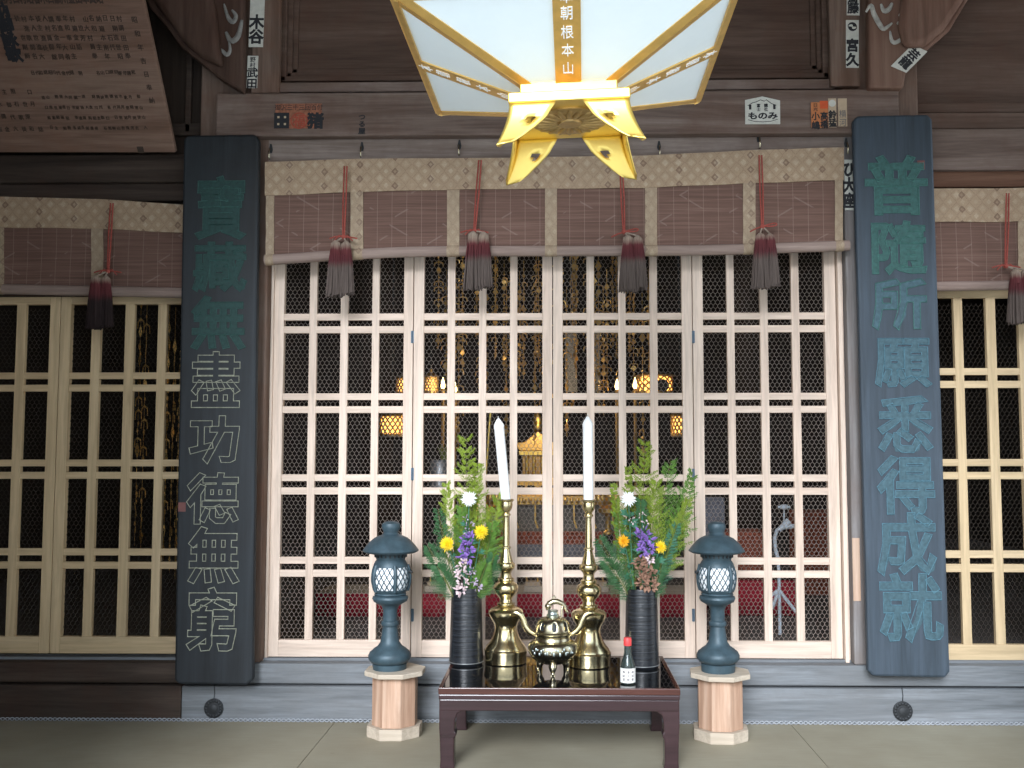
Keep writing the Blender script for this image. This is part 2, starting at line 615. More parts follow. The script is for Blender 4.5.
# floor of worn matting, in three lengths, in front of the hall
fl = MB()
for a, b in ((XL - .4, -1.056), (-1.053, 1.114), (1.117, XR + .4)):
    fl.box(a, b, -3.4, -.128, -.05, FZ)
struct('floor', fl, MT['tatami'], 'worn straw matting floor of the porch in front of the hall', 'floor')
g = MB().box(-12, 12, -24, -3.4, -.75, -.6)
struct('floor_2', g, MT['stone'], 'pale gravel court outside the porch', 'ground')

# sill beams
sb = MB().box(-1.797, XR, -.13, .10, FZ - .02, PZ(687.5, -.13))
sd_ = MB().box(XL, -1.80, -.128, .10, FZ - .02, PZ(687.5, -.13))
struct('trim_25', sd_, MT['beam_dark'], 'left length of the sill beam, dark from stain and painted shade', 'beam', .006)  # dark wood here is partly stain, partly shade painted in
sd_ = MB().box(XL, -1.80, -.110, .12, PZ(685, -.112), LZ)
struct('trim_26', sd_, MT['beam_dark'], 'left length of the upper sill beam, dark from stain and painted shade', 'beam', .007)
struct('trim_1', sb, MT['sill'], 'broad grey weathered sill beam resting on the matting floor', 'beam', .006)
sb = MB().box(-1.797, XR, -.112, .12, PZ(685, -.112), LZ)
struct('trim_2', sb, MT['sill'], 'grey upper sill beam under the lattice doors', 'beam', .007)
tr = MB().box(XL, XR, -.035, .035, LZ, ZD - .004)
for s in (-1, 1):
    tr.box(XL, XR, s * .035 - .006, s * .035 + .006, LZ, ZD - .001)
struct('trim_3', tr, MT['sill'], 'grooved grey door track on top of the sill beam', 'trim')

# braided edging where the matting meets the sill
br = MB()
n = 1200
for ph in (0, PI):
    pts = []
    for i in range(n):
        x = XL + .05 + (XR - XL - .1) * i / n
        a = 2 * PI * (x / .046)
        pts.append((x, -.140 - .004 * math.sin(a + ph + 1.57), .009 + FZ + .0065 * math.sin(a + ph)))
    br.tube(pts, .0026, 4)
o = br.build('braided_edging', MT['rope'], None, 60)
tag(o, 'pale grey braided cord edging along the foot of the sill beam', 'edging')

# upright pillars, mostly behind the plaques
pl = MB().box(PX(192, -.10), PX(264, -.10), -.10, .14, LZ, 3.9)
struct('trim_4', pl, MT['post'], 'square wooden pillar behind the left carved plaque', 'pillar', .008)
pl = MB().box(PX(850, -.10), PX(928, -.10), -.10, .14, 2.90, 3.9)
struct('trim_27', pl, MT['post'], 'upper length of the right pillar behind the carved bracket', 'pillar', .008)
pl = MB().box(PX(850, -.10), PX(928, -.10), -.10, .14, LZ, 2.898)
pr_ = struct('trim_5', pl, MT['post_grey'], 'square wooden pillar behind the right carved plaque', 'pillar', .008)

ip = MB()
a_, b_ = P(853.5, 601, -.102), P(859.5, 538, -.102)
ip.box(a_.x, b_.x, -.1035, -.098, a_.z, b_.z)
ip.build('inset_patch', MT['stand_col'], pr_, None, .001)['label'] = 'brown wooden repair patch'
# slim door posts
ZT = 2.76
for i, (a, b, lab) in enumerate(((265, 273.2, 'slim pale door post at the left end of the lattice doors'), (838.6, 849, 'slim pale door post at the right end of the lattice doors'))):
    j = MB()
    m_ = a + (b - a) * (.6 if i == 0 else .38)
    j.box(PX(a, 0), PX(m_, 0) - .001, -.05, .06, LZ, ZT)
    j.box(PX(m_, 0) + .001, PX(b, 0) - .002, -.035, .06, LZ, ZT)
    struct('trim_%d' % (6 + i), j, MT['hinoki'], lab, 'door post', .002)

# beams over the opening
b = MB().box(PX(262, -.10), PX(851, -.10), -.10, .12, PZ(162.5, -.10), PZ(137, -.10))
struct('trim_8', b, MT['lintel'], 'weathered lintel beam with iron hooks above the long blind', 'beam', .006)
b = MB().box(PX(207.8, -.16), PX(908.5, -.16), -.16, -.02, PZ(134.6, -.16), PZ(91, -.16))
struct('trim_9', b, MT['beam'], 'broad tie beam carrying pasted paper slips', 'beam', .008)
b = MB().box(PX(268, -.12), PX(842, -.12), -.12, .1, PZ(90.3, -.12), PZ(80.5, -.12))
struct('trim_10', b, MT['beam'], 'thin rail resting on the broad tie beam', 'rail', .005)

# wall over the tie beam: panel with a stepped frame
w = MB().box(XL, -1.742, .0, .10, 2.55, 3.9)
struct('wall_front_left', w, MT['hall_wood'], 'plank wall behind the votive board, with deep shade put into its colour')  # separate darker piece, the corner's deep shade painted into the wood
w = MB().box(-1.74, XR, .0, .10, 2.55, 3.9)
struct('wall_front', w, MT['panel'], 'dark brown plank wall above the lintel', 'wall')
fr = MB()
zb = PZ(80.5, -.06)
for k, (dx, y) in enumerate(((0, -.075), (6, -.045), (12, -.02))):
    fr.box(PX(271 + dx, y), PX(279 + dx, y), y, 0, zb, 3.9)
    fr.box(PX(831 - dx, y), PX(840 - dx, y), y, 0, zb, 3.9)
    fr.box(PX(271 + dx, y), PX(840 - dx, y), y, 0, zb + .0 + k * .03, zb + .028 + k * .03)
struct('trim_11', fr, MT['panel'], 'stepped frame around the dark plank panel over the tie beam', 'frame', .005)

# short posts above the tie beam
p = MB().box(PX(243.5, -.14), PX(272, -.14), -.14, -.101, PZ(91, -.14), 3.9)
struct('trim_12', p, MT['post'], 'upright post with two white paper slips beside the left carved bracket', 'post', .005)
p = MB().box(PX(838.5, -.14), PX(869, -.14), -.14, -.101, PZ(88, -.14), 3.9)
struct('trim_13', p, MT['post'], 'upright post with two white paper slips beside the right carved bracket', 'post', .005)

# beams over the side bays
b = MB().box(XL, PX(196, -.08), -.08, .0, PZ(180, -.08), PZ(152, -.08))
struct('trim_14', b, MT['beam_dark'], 'dark beam under the votive board', 'beam', .006)
b = MB().box(XL, PX(196, -.05), -.05, .0, PZ(199, -.05), PZ(181.5, -.05))
struct('trim_15', b, MT['beam_dark'], 'thin dark lintel above the left side blind', 'beam', .005)
b = MB().box(PX(925, -.08), XR, -.08, .0, PZ(172, -.08), PZ(131, -.08))
struct('trim_16', b, MT['beam'], 'grey brown beam right of the right plaque', 'beam', .006)
b = MB().box(PX(925, -.05), XR, -.05, .0, PZ(189, -.05), PZ(172.5, -.05))
struct('trim_17', b, MT['beam_red'], 'thin reddish lintel above the right side blind', 'beam', .005)
b = MB().box(PX(905, -.06), XR, -.06, .0, PZ(131, -.06), PZ(115, -.06))
b.box(PX(905, -.04), XR, -.04, .0, PZ(115, -.04), PZ(105, -.04))
b.box(PX(909, -.04), PX(917, -.04), -.04, .0, PZ(115, -.04), 3.9)
struct('trim_18', b, MT['panel'], 'moulded frame below the brown plank panel at upper right', 'frame', .005)
b = MB().box(PX(176, -.03), PX(182, -.03), -.03, 0, PZ(130, -.03), 3.9)
b.box(PX(150, -.03), PX(206, -.03), -.03, 0, PZ(133, -.03), PZ(121, -.03))
struct('trim_19', b, MT['beam_dark'], 'dark frame in the gap beside the votive board', 'frame', .005)


# ------------------------------------------------------------------ lattice doors
def hex_net(x0, x1, z0, z1, y, w=.0222, ph=.0190, r=.00128):
    """six-sided wire netting: a short upright twist and two slanting wires per knot"""
    vs, fs = [], []
    rows = int((z1 - z0) / ph)
    cols = int((x1 - x0) / w)
    w = (x1 - x0) / cols
    a = ph * .42

    def wire(p, q):
        d = Vector((q[0] - p[0], 0, q[1] - p[1])).normalized()
        sd = Vector((-d.z, 0, d.x))
        o = len(vs)
        for c in (p, q):
            for k in range(3):
                an = 2 * PI * k / 3 - PI / 2
                vs.append((c[0] + sd.x * r * math.cos(an), y + r * math.sin(an), c[1] + sd.z * r * math.cos(an)))
        for k in range(3):
            k2 = (k + 1) % 3
            fs.append((o + k, o + k2, o + 3 + k2, o + 3 + k))
    for j in range(rows):
        z = z0 + j * ph
        sh = .5 if j % 2 else 0
        for i in range(cols + 1):
            x = x0 + (i + sh) * w
            if x > x1 + 1e-4:
                continue
            wire((x, z), (x, z + a))
            if j < rows - 1:
                for s in (-.5, .5):
                    if x0 - 1e-4 <= x + s * w <= x1 + 1e-4:
                        wire((x, z + a), (x + s * w, z + ph))
    m = MB()
    m.v, m.f = vs, fs
    return m


def door(idx, px0, px1, stl, str_, munt, rails, pz_bot, top, label, mv, mh, py=475):
    """px0..px1: outline; stl/str_: stile widths; munt, rails: pixel spans in the photograph"""
    X = lambda p: PX(p, D0, py)
    x0, x1 = X(px0) + .001, X(px1) - .001
    z0 = PZ(pz_bot[1], D0)
    zr = PZ(pz_bot[0], D0)
    xa, xb = X(px0 + stl), X(px1 - str_)
    m = MB()
    m.box(x0, xa, -.018, .018, z0, top[1])
    m.box(xb, x1, -.018, .018, z0, top[1])
    o = m.build('door_%d' % idx, mv, None, None, .002)
    tag(o, label, 'lattice door', None, 'structure')
    h = MB()
    h.box(xa, xb, -.0175, .0175, z0, zr)
    h.box(xa, xb, -.0175, .0175, top[0], top[1])
    h.build('rail', mh, o, None, .002)
    lt = MB()
    for a, b_ in munt:
        lt.box(X(a), X(b_), -.016, .010, zr, top[0])
    lt.build('upright_bar', mv, o, None, .0015)
    lh = MB()
    for a, b_ in rails:
        lh.box(xa, xb, -.0145, .011, PZ(b_, D0), PZ(a, D0))
    lh.build('cross_bar', mh, o, None, .0015)
    net = hex_net(xa, xb, zr, top[0], .0135)
    net.build('wire_netting', MT['wire' if mv is MT['hinoki'] else 'wire_dark'], o, None, fix=False)
    return o


RAILS = [(233, 239), (245.5, 252), (313.4, 320.2), (326, 333), (393.2, 400), (406.2, 413), (474.4, 481.2), (487.5, 494.6), (557, 564), (570, 577)]
CT = (2.60, 2.70)
d1 = door(1, 271.2, 412.4, 11, 9.6, [(307.6, 315.2), (339, 346.6), (370.8, 378)], RAILS, (640, 657), CT, 'pale lattice door with wire netting, behind the left bronze lantern', MT['hinoki'], MT['hinoki_x'])
d2 = door(2, 412.8, 552.6, 10.4, 10.2, [(447, 454.6), (478.6, 486), (509.8, 517.2)], RAILS, (640, 657), CT, 'pale lattice door with wire netting, behind the left candlestick', MT['hinoki'], MT['hinoki_x'])
d3 = door(3, 553, 693.4, 10, 10.4, [(587, 594.6), (618.9, 626.4), (650.5, 658.4)], RAILS, (640, 657), CT, 'pale lattice door with wire netting, behind the right candlestick', MT['hinoki'], MT['hinoki_x'])
d4 = door(4, 693.8, 838.4, 10.6, 11.4, [(728.4, 736), (761.8, 769.8), (793.6, 801.6)], RAILS, (640, 657), CT, 'pale lattice door with wire netting, behind the right bronze lantern', MT['hinoki'], MT['hinoki_x'])
SR = [(372, 378.6), (384.2, 391), (459.6, 466.4), (472, 479), (549, 556), (562.4, 569.4)]
ST = (PZ(303.5, 0), PZ(296, 0))
door(5, -86, 56.6, 10.5, 10.3, [(-53.6, -45), (-20.4, -11.6), (12.6, 21.6)], SR, (637.5, 654.5), ST, 'yellowish lattice door at the far left end of the hall front', MT['hinoki_y'], MT['hinoki_yx'])
door(6, 57, 200, 10.3, 10.4, [(88.4, 97.4), (122, 131.4), (155, 163.8)], SR, (637.5, 654.5), ST, 'yellowish lattice door just left of the left carved plaque', MT['hinoki_y'], MT['hinoki_yx'])
SR2 = [(369, 375.8), (381.6, 388.6), (459, 466), (471.8, 479), (549.6, 557), (563, 571)]
ST2 = (PZ(299.5, 0), PZ(292, 0))
door(7, 912, 1053, 10.4, 10.4, [(957.2, 966), (989.6, 999.2), (1022, 1031)], SR2, (642.5, 658.5), ST2, 'cream lattice door just right of the right carved plaque', MT['hinoki_y'], MT['hinoki_yx'])
door(8, 1053.5, 1196, 10.4, 10.4, [(1088, 1096), (1121, 1130), (1154, 1163)], SR2, (642.5, 658.5), ST2, 'cream lattice door beyond the right edge of the view', MT['hinoki_y'], MT['hinoki_yx'])
# lintels of the side doors, behind the side blinds
b = MB().box(XL, PX(192, 0), -.03, .03, ST[1], 2.56)
struct('trim_20', b, MT['beam_dark'], 'board over the left side doors, behind the blind', 'lintel')
b = MB().box(PX(928, 0), XR, -.03, .03, ST2[1], 2.56)
struct('trim_21', b, MT['beam_dark'], 'board over the right side doors, behind the blind', 'lintel')
for dr, px, pys in ((d2, 412.6, (337, 474, 615)), (d3, 693.6, (337, 475, 615))):
    for py in pys:
        c = P(px, py, -.018)
        h = MB().box(c.x - .008, c.x + .006, -.021, -.012, c.z - .03, c.z + .03)
        h.tube([(c.x - .001, -.022, c.z - .031), (c.x - .001, -.022, c.z + .031)], .004, 8)
        ho = h.build('hinge', MT['hinge'], dr, 40)
        ho['label'] = 'blue grey steel hinge'


# ------------------------------------------------------------------ reed blinds
def lerp_pts(pts, x):
    if x <= pts[0][0]:
        (xa, ya), (xb, yb) = pts[0], pts[1]
    elif x >= pts[-1][0]:
        (xa, ya), (xb, yb) = pts[-2], pts[-1]
    else:
        for (xa, ya), (xb, yb) in zip(pts, pts[1:]):
            if xa <= x <= xb:
                break
    return ya + (yb - ya) * (x - xa) / (xb - xa)


def sheet(x0, x1, top, bot, y, thick, nx=60, nz=8, wav=.004, seed=0):
    m = MB()
    for side in (0, 1):
        for j in range(nz + 1):
            for i in range(nx + 1):
                px = x0 + (x1 - x0) * i / nx
                a, b_ = lerp_pts(top, px), lerp_pts(bot, px)
                p = P(px, a + (b_ - a) * j / nz, y)
                wv = wav * math.sin(px * .09 + seed) * (.4 + .6 * j / nz) + wav * .6 * math.sin(j * 1.3 + px * .03 + seed)
                m.v.append((p.x, p.y + wv + side * thick, p.z))
    n = (nx + 1) * (nz + 1)
    for j in range(nz):
        for i in range(nx):
            a = j * (nx + 1) + i
            m.f.append((a, a + 1, a + nx + 2, a + nx + 1))
            m.f.append((n + a, n + a + nx + 1, n + a + nx + 2, n + a + 1))
    for i in range(nx):
        m.f.append((i, n + i, n + i + 1, i + 1))
        a = nz * (nx + 1) + i
        m.f.append((a, a + 1, n + a + 1, n + a))
    for j in range(nz):
        a = j * (nx + 1)
        m.f.append((a, a + nx + 1, n + a + nx + 1, n + a))
        a += nx
        m.f.append((a, n + a, n + a + nx + 1, a + nx + 1))
    return m


def blind(name, label, x0, x1, top, mid, bot, strips, y, rod_r, rod_ext, caps=(True, True)):
    c = P((x0 + x1) / 2, lerp_pts(top, (x0 + x1) / 2), y)
    t = thing(name, label, 'blind', c)
    nx = max(12, int((x1 - x0) / 8))
    sheet(x0, x1, top, bot, y, .006, nx).build('reed_sheet', MT['sudare'], t, 50, world=True)
    sheet(x0 - 1, x1 + 1, top, mid, y - .008, .006, nx).build('brocade_border', MT['brocade'], t, 50, world=True).__setitem__('label', 'tan brocade band with diamond pattern')
    for a, b_ in strips:
        sheet(a, b_, mid, bot, y - .007, .005, 2).build('brocade_strip', MT['brocade_rail'], t, 50, world=True)
    pts, n = [], 24
    for i in range(n + 1):
        px = x0 - rod_ext[0] + (x1 - x0 + rod_ext[0] + rod_ext[1]) * i / n
        p = P(px, lerp_pts(bot, px) + rod_r * 200 * .86, y)
        pts.append((p.x, y + .002, p.z))
    r = MB()
    r.tube(pts, rod_r, 14)
    rod = r.build('bottom_rod', MT['rod'], t, 50, world=True)
    for a, b_ in strips:
        q = []
        for px in (a, b_):
            p = P(px, lerp_pts(bot, px) + rod_r * 200 * .86, y)
            q.append((p.x, y + .002, p.z))
        MB().tube(q, rod_r * 1.07, 14).build('brocade_wrap', MT['brocade_rail'], rod, 50, origin=c)
    return t


YB = -.15
main_top = [(265, 161.8), (360, 158.8), (520, 157.5), (640, 155.5), (750, 150.3), (843, 147.3)]
main_mid = [(265, 195.8), (360, 191.5), (500, 188.8), (640, 188), (750, 183), (843, 180)]
main_bot = [(265, 255.5), (330, 251.2), (400, 247.5), (460, 246.4), (540, 246.4), (620, 246.2), (700, 245.6), (780, 243.5), (846, 241)]
blind('long_reed_blind', 'long brown reed blind with tan brocade edges over the central doors', 266, 843, main_top, main_mid, main_bot,
      [(266, 274), (350.4, 363), (447, 459.4), (545, 557), (645, 657.2), (743, 755.5), (835, 843)], YB, .0265, (1, 6))
lt_top = [(-70, 194), (0, 196.5), (100, 199), (186, 205)]
lt_mid = [(-70, 226), (0, 227.5), (100, 228.5), (186, 233)]
lt_bot = [(-70, 283), (0, 284.5), (100, 286.5), (186, 288.5)]
blind('side_reed_blind', 'shorter reed blind in shade over the left side doors', -70, 186, lt_top, lt_mid, lt_bot, [(-6, 3.5), (91, 103)], -.10, .026, (0, 0))
rt_top = [(928, 188.5), (985, 188.5), (1100, 187)]
rt_mid = [(928, 221.5), (985, 221.8), (1100, 220)]
rt_bot = [(928, 282.5), (985, 281.5), (1100, 280)]
blind('side_reed_blind', 'shorter reed blind in light over the right side doors', 928, 1100, rt_top, rt_mid, rt_bot, [(1018, 1031)], -.10, .024, (0, 0))


# ------------------------------------------------------------------ tassels of the blinds
def tuft_mesh(c, z0, z1, r0, r1, seed):
    rg = random.Random(seed)
    m = MB()
    m.lathe([(r0 * .3, z1 + .012), (r0 * .85, z1), (r0, z1 - .02), (r0 * 1.05, z1 - .06)], 14, (c[0], c[1], 0))
    for k in range(110):
        a = rg.uniform(0, 2 * PI)
        q = math.sqrt(rg.uniform(.08, 1))
        x0_, y0_ = c[0] + math.cos(a) * r0 * q * .9, c[1] + math.sin(a) * r0 * q * .75
        x1_, y1_ = c[0] + math.cos(a + rg.uniform(-.25, .25)) * r1 * q * 1.05, c[1] + math.sin(a) * r1 * q * .7
        ze = z0 + rg.uniform(0, .018)
        m.tube([(x0_, y0_, z1 - rg.uniform(0, .008)), ((x0_ * .45 + x1_ * .55), (y0_ * .45 + y1_ * .55), z1 * .55 + ze * .45), (x1_, y1_, ze)], [.0042, .0048, .0036], 5)
    return m


def tassel(label, cord_top, knot, tuft_c, tuft_z, hw, y, seed, bow=1, mat='tuft', two=True):
    k = P(knot[0], knot[1], y)
    top = P(cord_top[0], cord_top[1], y)
    t = thing('tassel', label, 'tassel', k, 'tassels tied on the reed blinds')
    cd_ = MB()
    for s in (-1, 1):
        cd_.tube([(top.x + s * .006, y + .003, top.z), (top.x * .5 + k.x * .5 + s * .007, y, top.z * .5 + k.z * .5), (k.x + s * .003, y, k.z)], .0042, 6)
    cd_.build('cord', MT['red_cord'], t, 60, world=True)
    kn = MB()
    kn.ball(k, .012, 10, 8, (1.1, .9, 1))
    L = .055
    if bow == 1:      # loop to the right, end to the left
        kn.tube([k + Vector((L * 1.25 * math.sin(u * PI) * (1 if True else 0), -.004, L * .55 * (u - .15) * math.sin(u * PI) + .012 * math.sin(2 * PI * u))) for u in [i / 12 for i in range(13)]], .0036, 6)
        kn.tube([k, k + Vector((-.03, -.003, -.01)), k + Vector((-.062, -.003, -.026))], .0036, 6)
    else:             # two flat ends
        for s in (-1, 1):
            kn.tube([k, k + Vector((s * .035, -.004, -.002 * s)), k + Vector((s * .068, -.003, -.008))], .0036, 6)
            kn.tube([k, k + Vector((s * .02, -.004, .008)), k + Vector((s * .045, -.003, -.02))], .0034, 6)
    kn.build('knot', MT['red_cord'], t, 60, world=True)
    a, b_ = P(tuft_c, tuft_z[0], y), P(tuft_c, tuft_z[1], y)
    wr = hw * (y + 5) / 1000
    for s in ((-1, 1) if two else (0,)):
        cx = a.x + s * wr * .40
        sm = tuft_mesh((cx, y - .012 + s * .006), b_.z + s * .006, a.z, wr * .36, wr * .72, seed + s)
        sm.tube([(k.x, y, k.z), (cx, y - .012, a.z + .008)], .004, 6)
        sm.build('fringe', MT[mat], t, 50, world=True)
    return t


YT = -.205
tassel('red corded tassel left on the long blind, nearest the left plaque', (345.5, 166), (343.5, 237), 341.5, (243.5, 297), 12.5, YT, 11, 2)
tassel('red corded tassel on the long blind, directly left of the gold lantern base', (480, 160), (474.5, 231), 478.5, (234.5, 290), 13, YT, 21, 2)
tassel('red corded tassel on the long blind, hanging below the gold lantern base', (621.5, 172), (624, 232), 632.5, (238, 292), 12.5, YT, 31, 1)
tassel('red corded tassel on the long blind, nearest the right plaque', (760.5, 155), (762.5, 226.5), 764.5, (236, 289), 12.5, YT, 41, 1)
tassel('red corded tassel in shade on the left side blind', (111.5, 203), (108, 271), 102, (278, 329), 11.5, -.155, 51, 2, 'tuft_dark')
tassel('red corded tassel on the right side blind', (1008, 193), (1006, 266), 1019, (272, 324), 13, -.155, 61, 2)

# ------------------------------------------------------------------ iron hooks on the lintel
hk = None
for i, (px, py, lab) in enumerate(((271, 150, 'iron hook in the lintel, above the left end of the long blind'), (362, 148, 'iron hook in the lintel, above the leftmost brocade strip'),
                                   (459.5, 146, 'iron hook in the lintel, left of the gold lantern base'), (659, 147, 'iron hook in the lintel, right of the gold lantern base'),
                                   (758.5, 139, 'iron hook in the lintel, above the tassel nearest the right plaque'), (846, 144, 'iron hook in the lintel, above the right end of the long blind'))):
    c = P(px, py, -.101)
    if hk is None:
        hk = thing('iron_hook', lab, 'hook', c, 'iron hooks along the lintel')
        m = MB()
        m.prism([(-.004, .03), (.004, .03), (.010, .0), (.006, -.016), (-.006, -.016), (-.010, .0)], -.004, .0)
        m.build('back_plate', MT['iron'], hk, None, .001)
        m = MB()
        m.tube([(0, -.003, .004), (0, -.02, .0), (0, -.036, -.02), (0, -.036, -.045), (0, -.026, -.056)], .0034, 6)
        m.build('prong', MT['brass_old'], hk, 60)
    else:
        copy_thing(hk, c, lab)


# ------------------------------------------------------------------ hanging carved plaques
def plaque(label, corners, yf, chars, mats, seal):
    """corners: pixel outline at the plaque face, clockwise from upper left, with cut corners"""
    out = []
    for (px, py) in corners:
        p = P(px, py, yf)
        out.append((p.x, p.z))
    base = Vector((sum(p[0] for p in out) / len(out), yf, min(p[1] for p in out)))
    t = thing('carved_plaque', label, 'plaque', base)
    m = MB()
    m.prism(out, yf, yf + .045)
    m.build('board', MT[mats], t, None, .012, world=True)
    fills, lines = {}, {}
    for ch, x0, x1, y0, y1, fm, lm in chars:
        a, b_ = P(x0, y1, yf), P(x1, y0, yf)
        c = (a + b_) / 2
        w, h = (b_.x - a.x) * 1.07, (b_.z - a.z) * 1.08
        o = MB()
        if fm:
            put_glyph(o, ch, Vector((c.x, yf - .0008, c.z)), w, h, .024, .0012)
            o.build('carved_character', MT[fm], t, None, world=True, fix=False)
        o2 = MB()
        put_glyph(o2, ch, Vector((c.x, yf - .0030, c.z)), w, h, .024, .001, .0075, 1)
        o2.build('character_edge', MT[lm], t, None, world=True, fix=False)
    s = P(seal[0], seal[1], yf)
    q = MB().box(s.x - .018, s.x + .018, yf - .0015, yf + .001, s.z - .022, s.z + .022)
    q.build('seal_mark', MT['seal'], t, world=True)
    # hanging nail head near the top
    return t


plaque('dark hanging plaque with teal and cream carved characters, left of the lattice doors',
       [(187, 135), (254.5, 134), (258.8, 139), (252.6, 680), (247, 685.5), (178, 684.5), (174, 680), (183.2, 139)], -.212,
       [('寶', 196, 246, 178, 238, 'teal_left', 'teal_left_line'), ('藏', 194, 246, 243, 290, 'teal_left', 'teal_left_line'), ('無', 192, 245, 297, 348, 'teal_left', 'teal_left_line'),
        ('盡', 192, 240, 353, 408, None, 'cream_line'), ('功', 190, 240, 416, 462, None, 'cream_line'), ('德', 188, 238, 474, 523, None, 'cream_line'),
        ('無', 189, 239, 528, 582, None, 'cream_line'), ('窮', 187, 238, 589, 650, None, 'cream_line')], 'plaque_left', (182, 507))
plaque('blue black hanging plaque with blue green carved characters, right of the lattice doors',
       [(858, 115.5), (928, 114), (932.6, 119), (950.4, 672), (946, 678), (873, 676.5), (868.4, 671), (853.4, 120)], -.212,
       [('普', 866, 926, 157, 214, 'teal', 'teal_line'), ('隨', 871, 924, 222, 273, 'teal', 'teal_line'), ('所', 874, 925, 279, 328, 'blue_teal', 'teal_line'),
        ('願', 877, 928, 337, 386, 'blue_teal', 'blue_line'), ('悉', 880, 930, 397, 452, 'blue_teal', 'blue_line'), ('得', 880, 933, 457, 513, 'blue_teal', 'blue_line'),
        ('成', 879, 934, 514, 573, 'blue_teal', 'blue_line'), ('就', 881, 940, 575, 640, 'blue_teal', 'blue_line')], 'plaque', (921, 165))

# chrysanthemum bosses on the sill with a little wire above
for (px, py, lab) in ((214, 708, 'round iron chrysanthemum boss on the sill below the left plaque'), (902.5, 711, 'round iron chrysanthemum boss on the sill below the right plaque')):
    c = P(px, py, -.13)
    t = thing('chrysanthemum_boss', lab, 'boss', c, 'iron bosses on the sill beam')
    m = MB()
    rot = Matrix.Rotation(PI / 2, 4, 'X')
    m.lathe([(.046, 0), (.046, .008), (.03, .012), (.0001, .012)], 32, (0, 0, 0), True, rot)
    for k in range(16):
        a = 2 * PI * k / 16
        m.ball((.036 * math.cos(a), -.010, .036 * math.sin(a)), .0085, 8, 6, (1.0, .7, 1.0))
    m.build('rosette', MT['iron'], t, 40)
    m = MB()
    m.lathe([(.022, .010), (.021, .016), (.010, .019), (.0001, .020)], 20, (0, 0, 0), True, rot)
    m.build('centre_button', MT['iron'], t, 40)
    m = MB()
    m.tube([(0, -.004, .044), (.003, -.003, .07), (-.001, -.004, .11)], .002, 5)
    m.build('wire', MT['iron'], t, 60)


# ------------------------------------------------------------------ carved bracket noses
def bracket(label, px_outline, px_snout, curls, yf, yb, mt='bracket', cm='curl'):
    out = [P(a, b_, yf) for a, b_ in px_outline]
    base = Vector((sum(p.x for p in out) / len(out), yf, min(p.z for p in out)))
    t = thing('carved_bracket', label, 'bracket', base)
    m = MB()
    m.prism([(p.x, p.z) for p in out], yf, yb)
    m.build('block', MT[mt], t, None, .012, world=True)
    m = MB()
    sn = [P(a, b_, yf - .05) for a, b_ in px_snout]
    m.prism([(p.x, p.z) for p in sn], yf - .055, yf + .01)
    o = m.build('snout', MT[mt], t, 60, .045, world=True, seg=5)
    for pts, r in curls:
        q = [P(a, b_, yf - .004) for a, b_ in pts]
        # smooth through the points
        s = []
        for i in range(len(q) - 1):
            p0, p1, p2, p3 = q[max(i - 1, 0)], q[i], q[i + 1], q[min(i + 2, len(q) - 1)]
            for u in (0, .25, .5, .75):
                s.append(.5 * ((2 * p1) + (-p0 + p2) * u + (2 * p0 - 5 * p1 + 4 * p2 - p3) * u * u + (-p0 + 3 * p1 - 3 * p2 + p3) * u ** 3))
        s.append(q[-1])
        n = len(s)
        m = MB()
        m.tube(s, [r * (.35 + .65 * math.sin(PI * (i + .4) / (n + .2))) for i in range(n)], 8, .7)
        o = m.build('carved_curl', MT[cm], t, 60, world=True)
        o['label'] = 'greyish white carved curl'
    return t


MT['curl_dark'] = simple('curl_painted_shade', (.22, .215, .20), .8, 0, .35, 40)  # dimmed copy of the white curls, shade mixed into the colour
MT['curl'] = simple('worn_white_curl', (.42, .41, .37), .8, 0, .3, 40)
bracket('carved wooden bracket with pale curls, left of the post with slips',
        [(243, 92), (220, 79), (201, 63), (181, 47), (166, 26), (150, 8), (128, -36), (243, -36)],
        [(222, 66), (203, 58), (184, 43), (170, 24), (154, 2), (138, -34), (205, -34), (214, 6), (218, 40)],
        [([(224, 4), (228, 17), (233, 22), (236, 16), (232, 10)], .012), ([(226, 32), (231, 41), (238, 36), (242, 20)], .015), ([(214, 51), (221, 50), (227, 55), (230, 50), (229, 42)], .010)], -.205, -.142, 'bracket_dark', 'curl_dark')
bracket('carved wooden bracket with pale curls, right of the right post',
        [(869, 88), (869, -36), (990, -36), (968, 0), (950, 30), (929, 48), (906, 73), (904, 88)],
        [(905, 46), (900, 25), (903, 0), (908, -34), (986, -34), (964, 0), (946, 28), (926, 45)],
        [([(866, 12), (871, 5), (874, 14), (880, 25), (884, 29), (892, 23)], .013), ([(881, 4), (884, 11), (889, 9), (892, 3)], .013), ([(890, 31), (892, 41), (897, 42), (906, 35)], .011), ([(899, 16), (902, 13)], .008), ([(897, 24), (900, 22)], .008)], -.205, -.142)


# ------------------------------------------------------------------ pasted paper slips
def slip(name, label, ctr, w, h, y, paper, text, pitch, cw, chh, ink='ink', bold=.03, rot=0, extra=None, shape=None, group='paper slips pasted on the timber', off=(0, 0)):
    c = P(ctr[0], ctr[1], y)
    t = thing(name, label, 'paper slip', c, group, None, (0, rot, 0))
    s = (y + 5) / 1000
    m = MB()
    poly = shape or [(-w / 2, -h / 2), (w / 2, -h / 2), (w / 2, h / 2), (-w / 2, h / 2)]
    m.prism([(a * s, b_ * s) for a, b_ in poly], -.0022, 0)
    m.build('paper', MT[paper], t)
    m = MB()
    if text:
        column(m, text, (off[0] * s, -.0026, off[1] * s), pitch * s, cw * s, chh * s, bold)
    if extra:
        extra(m, s)
    if m.v:
        m.build('lettering', MT[ink], t, fix=False)
    return t


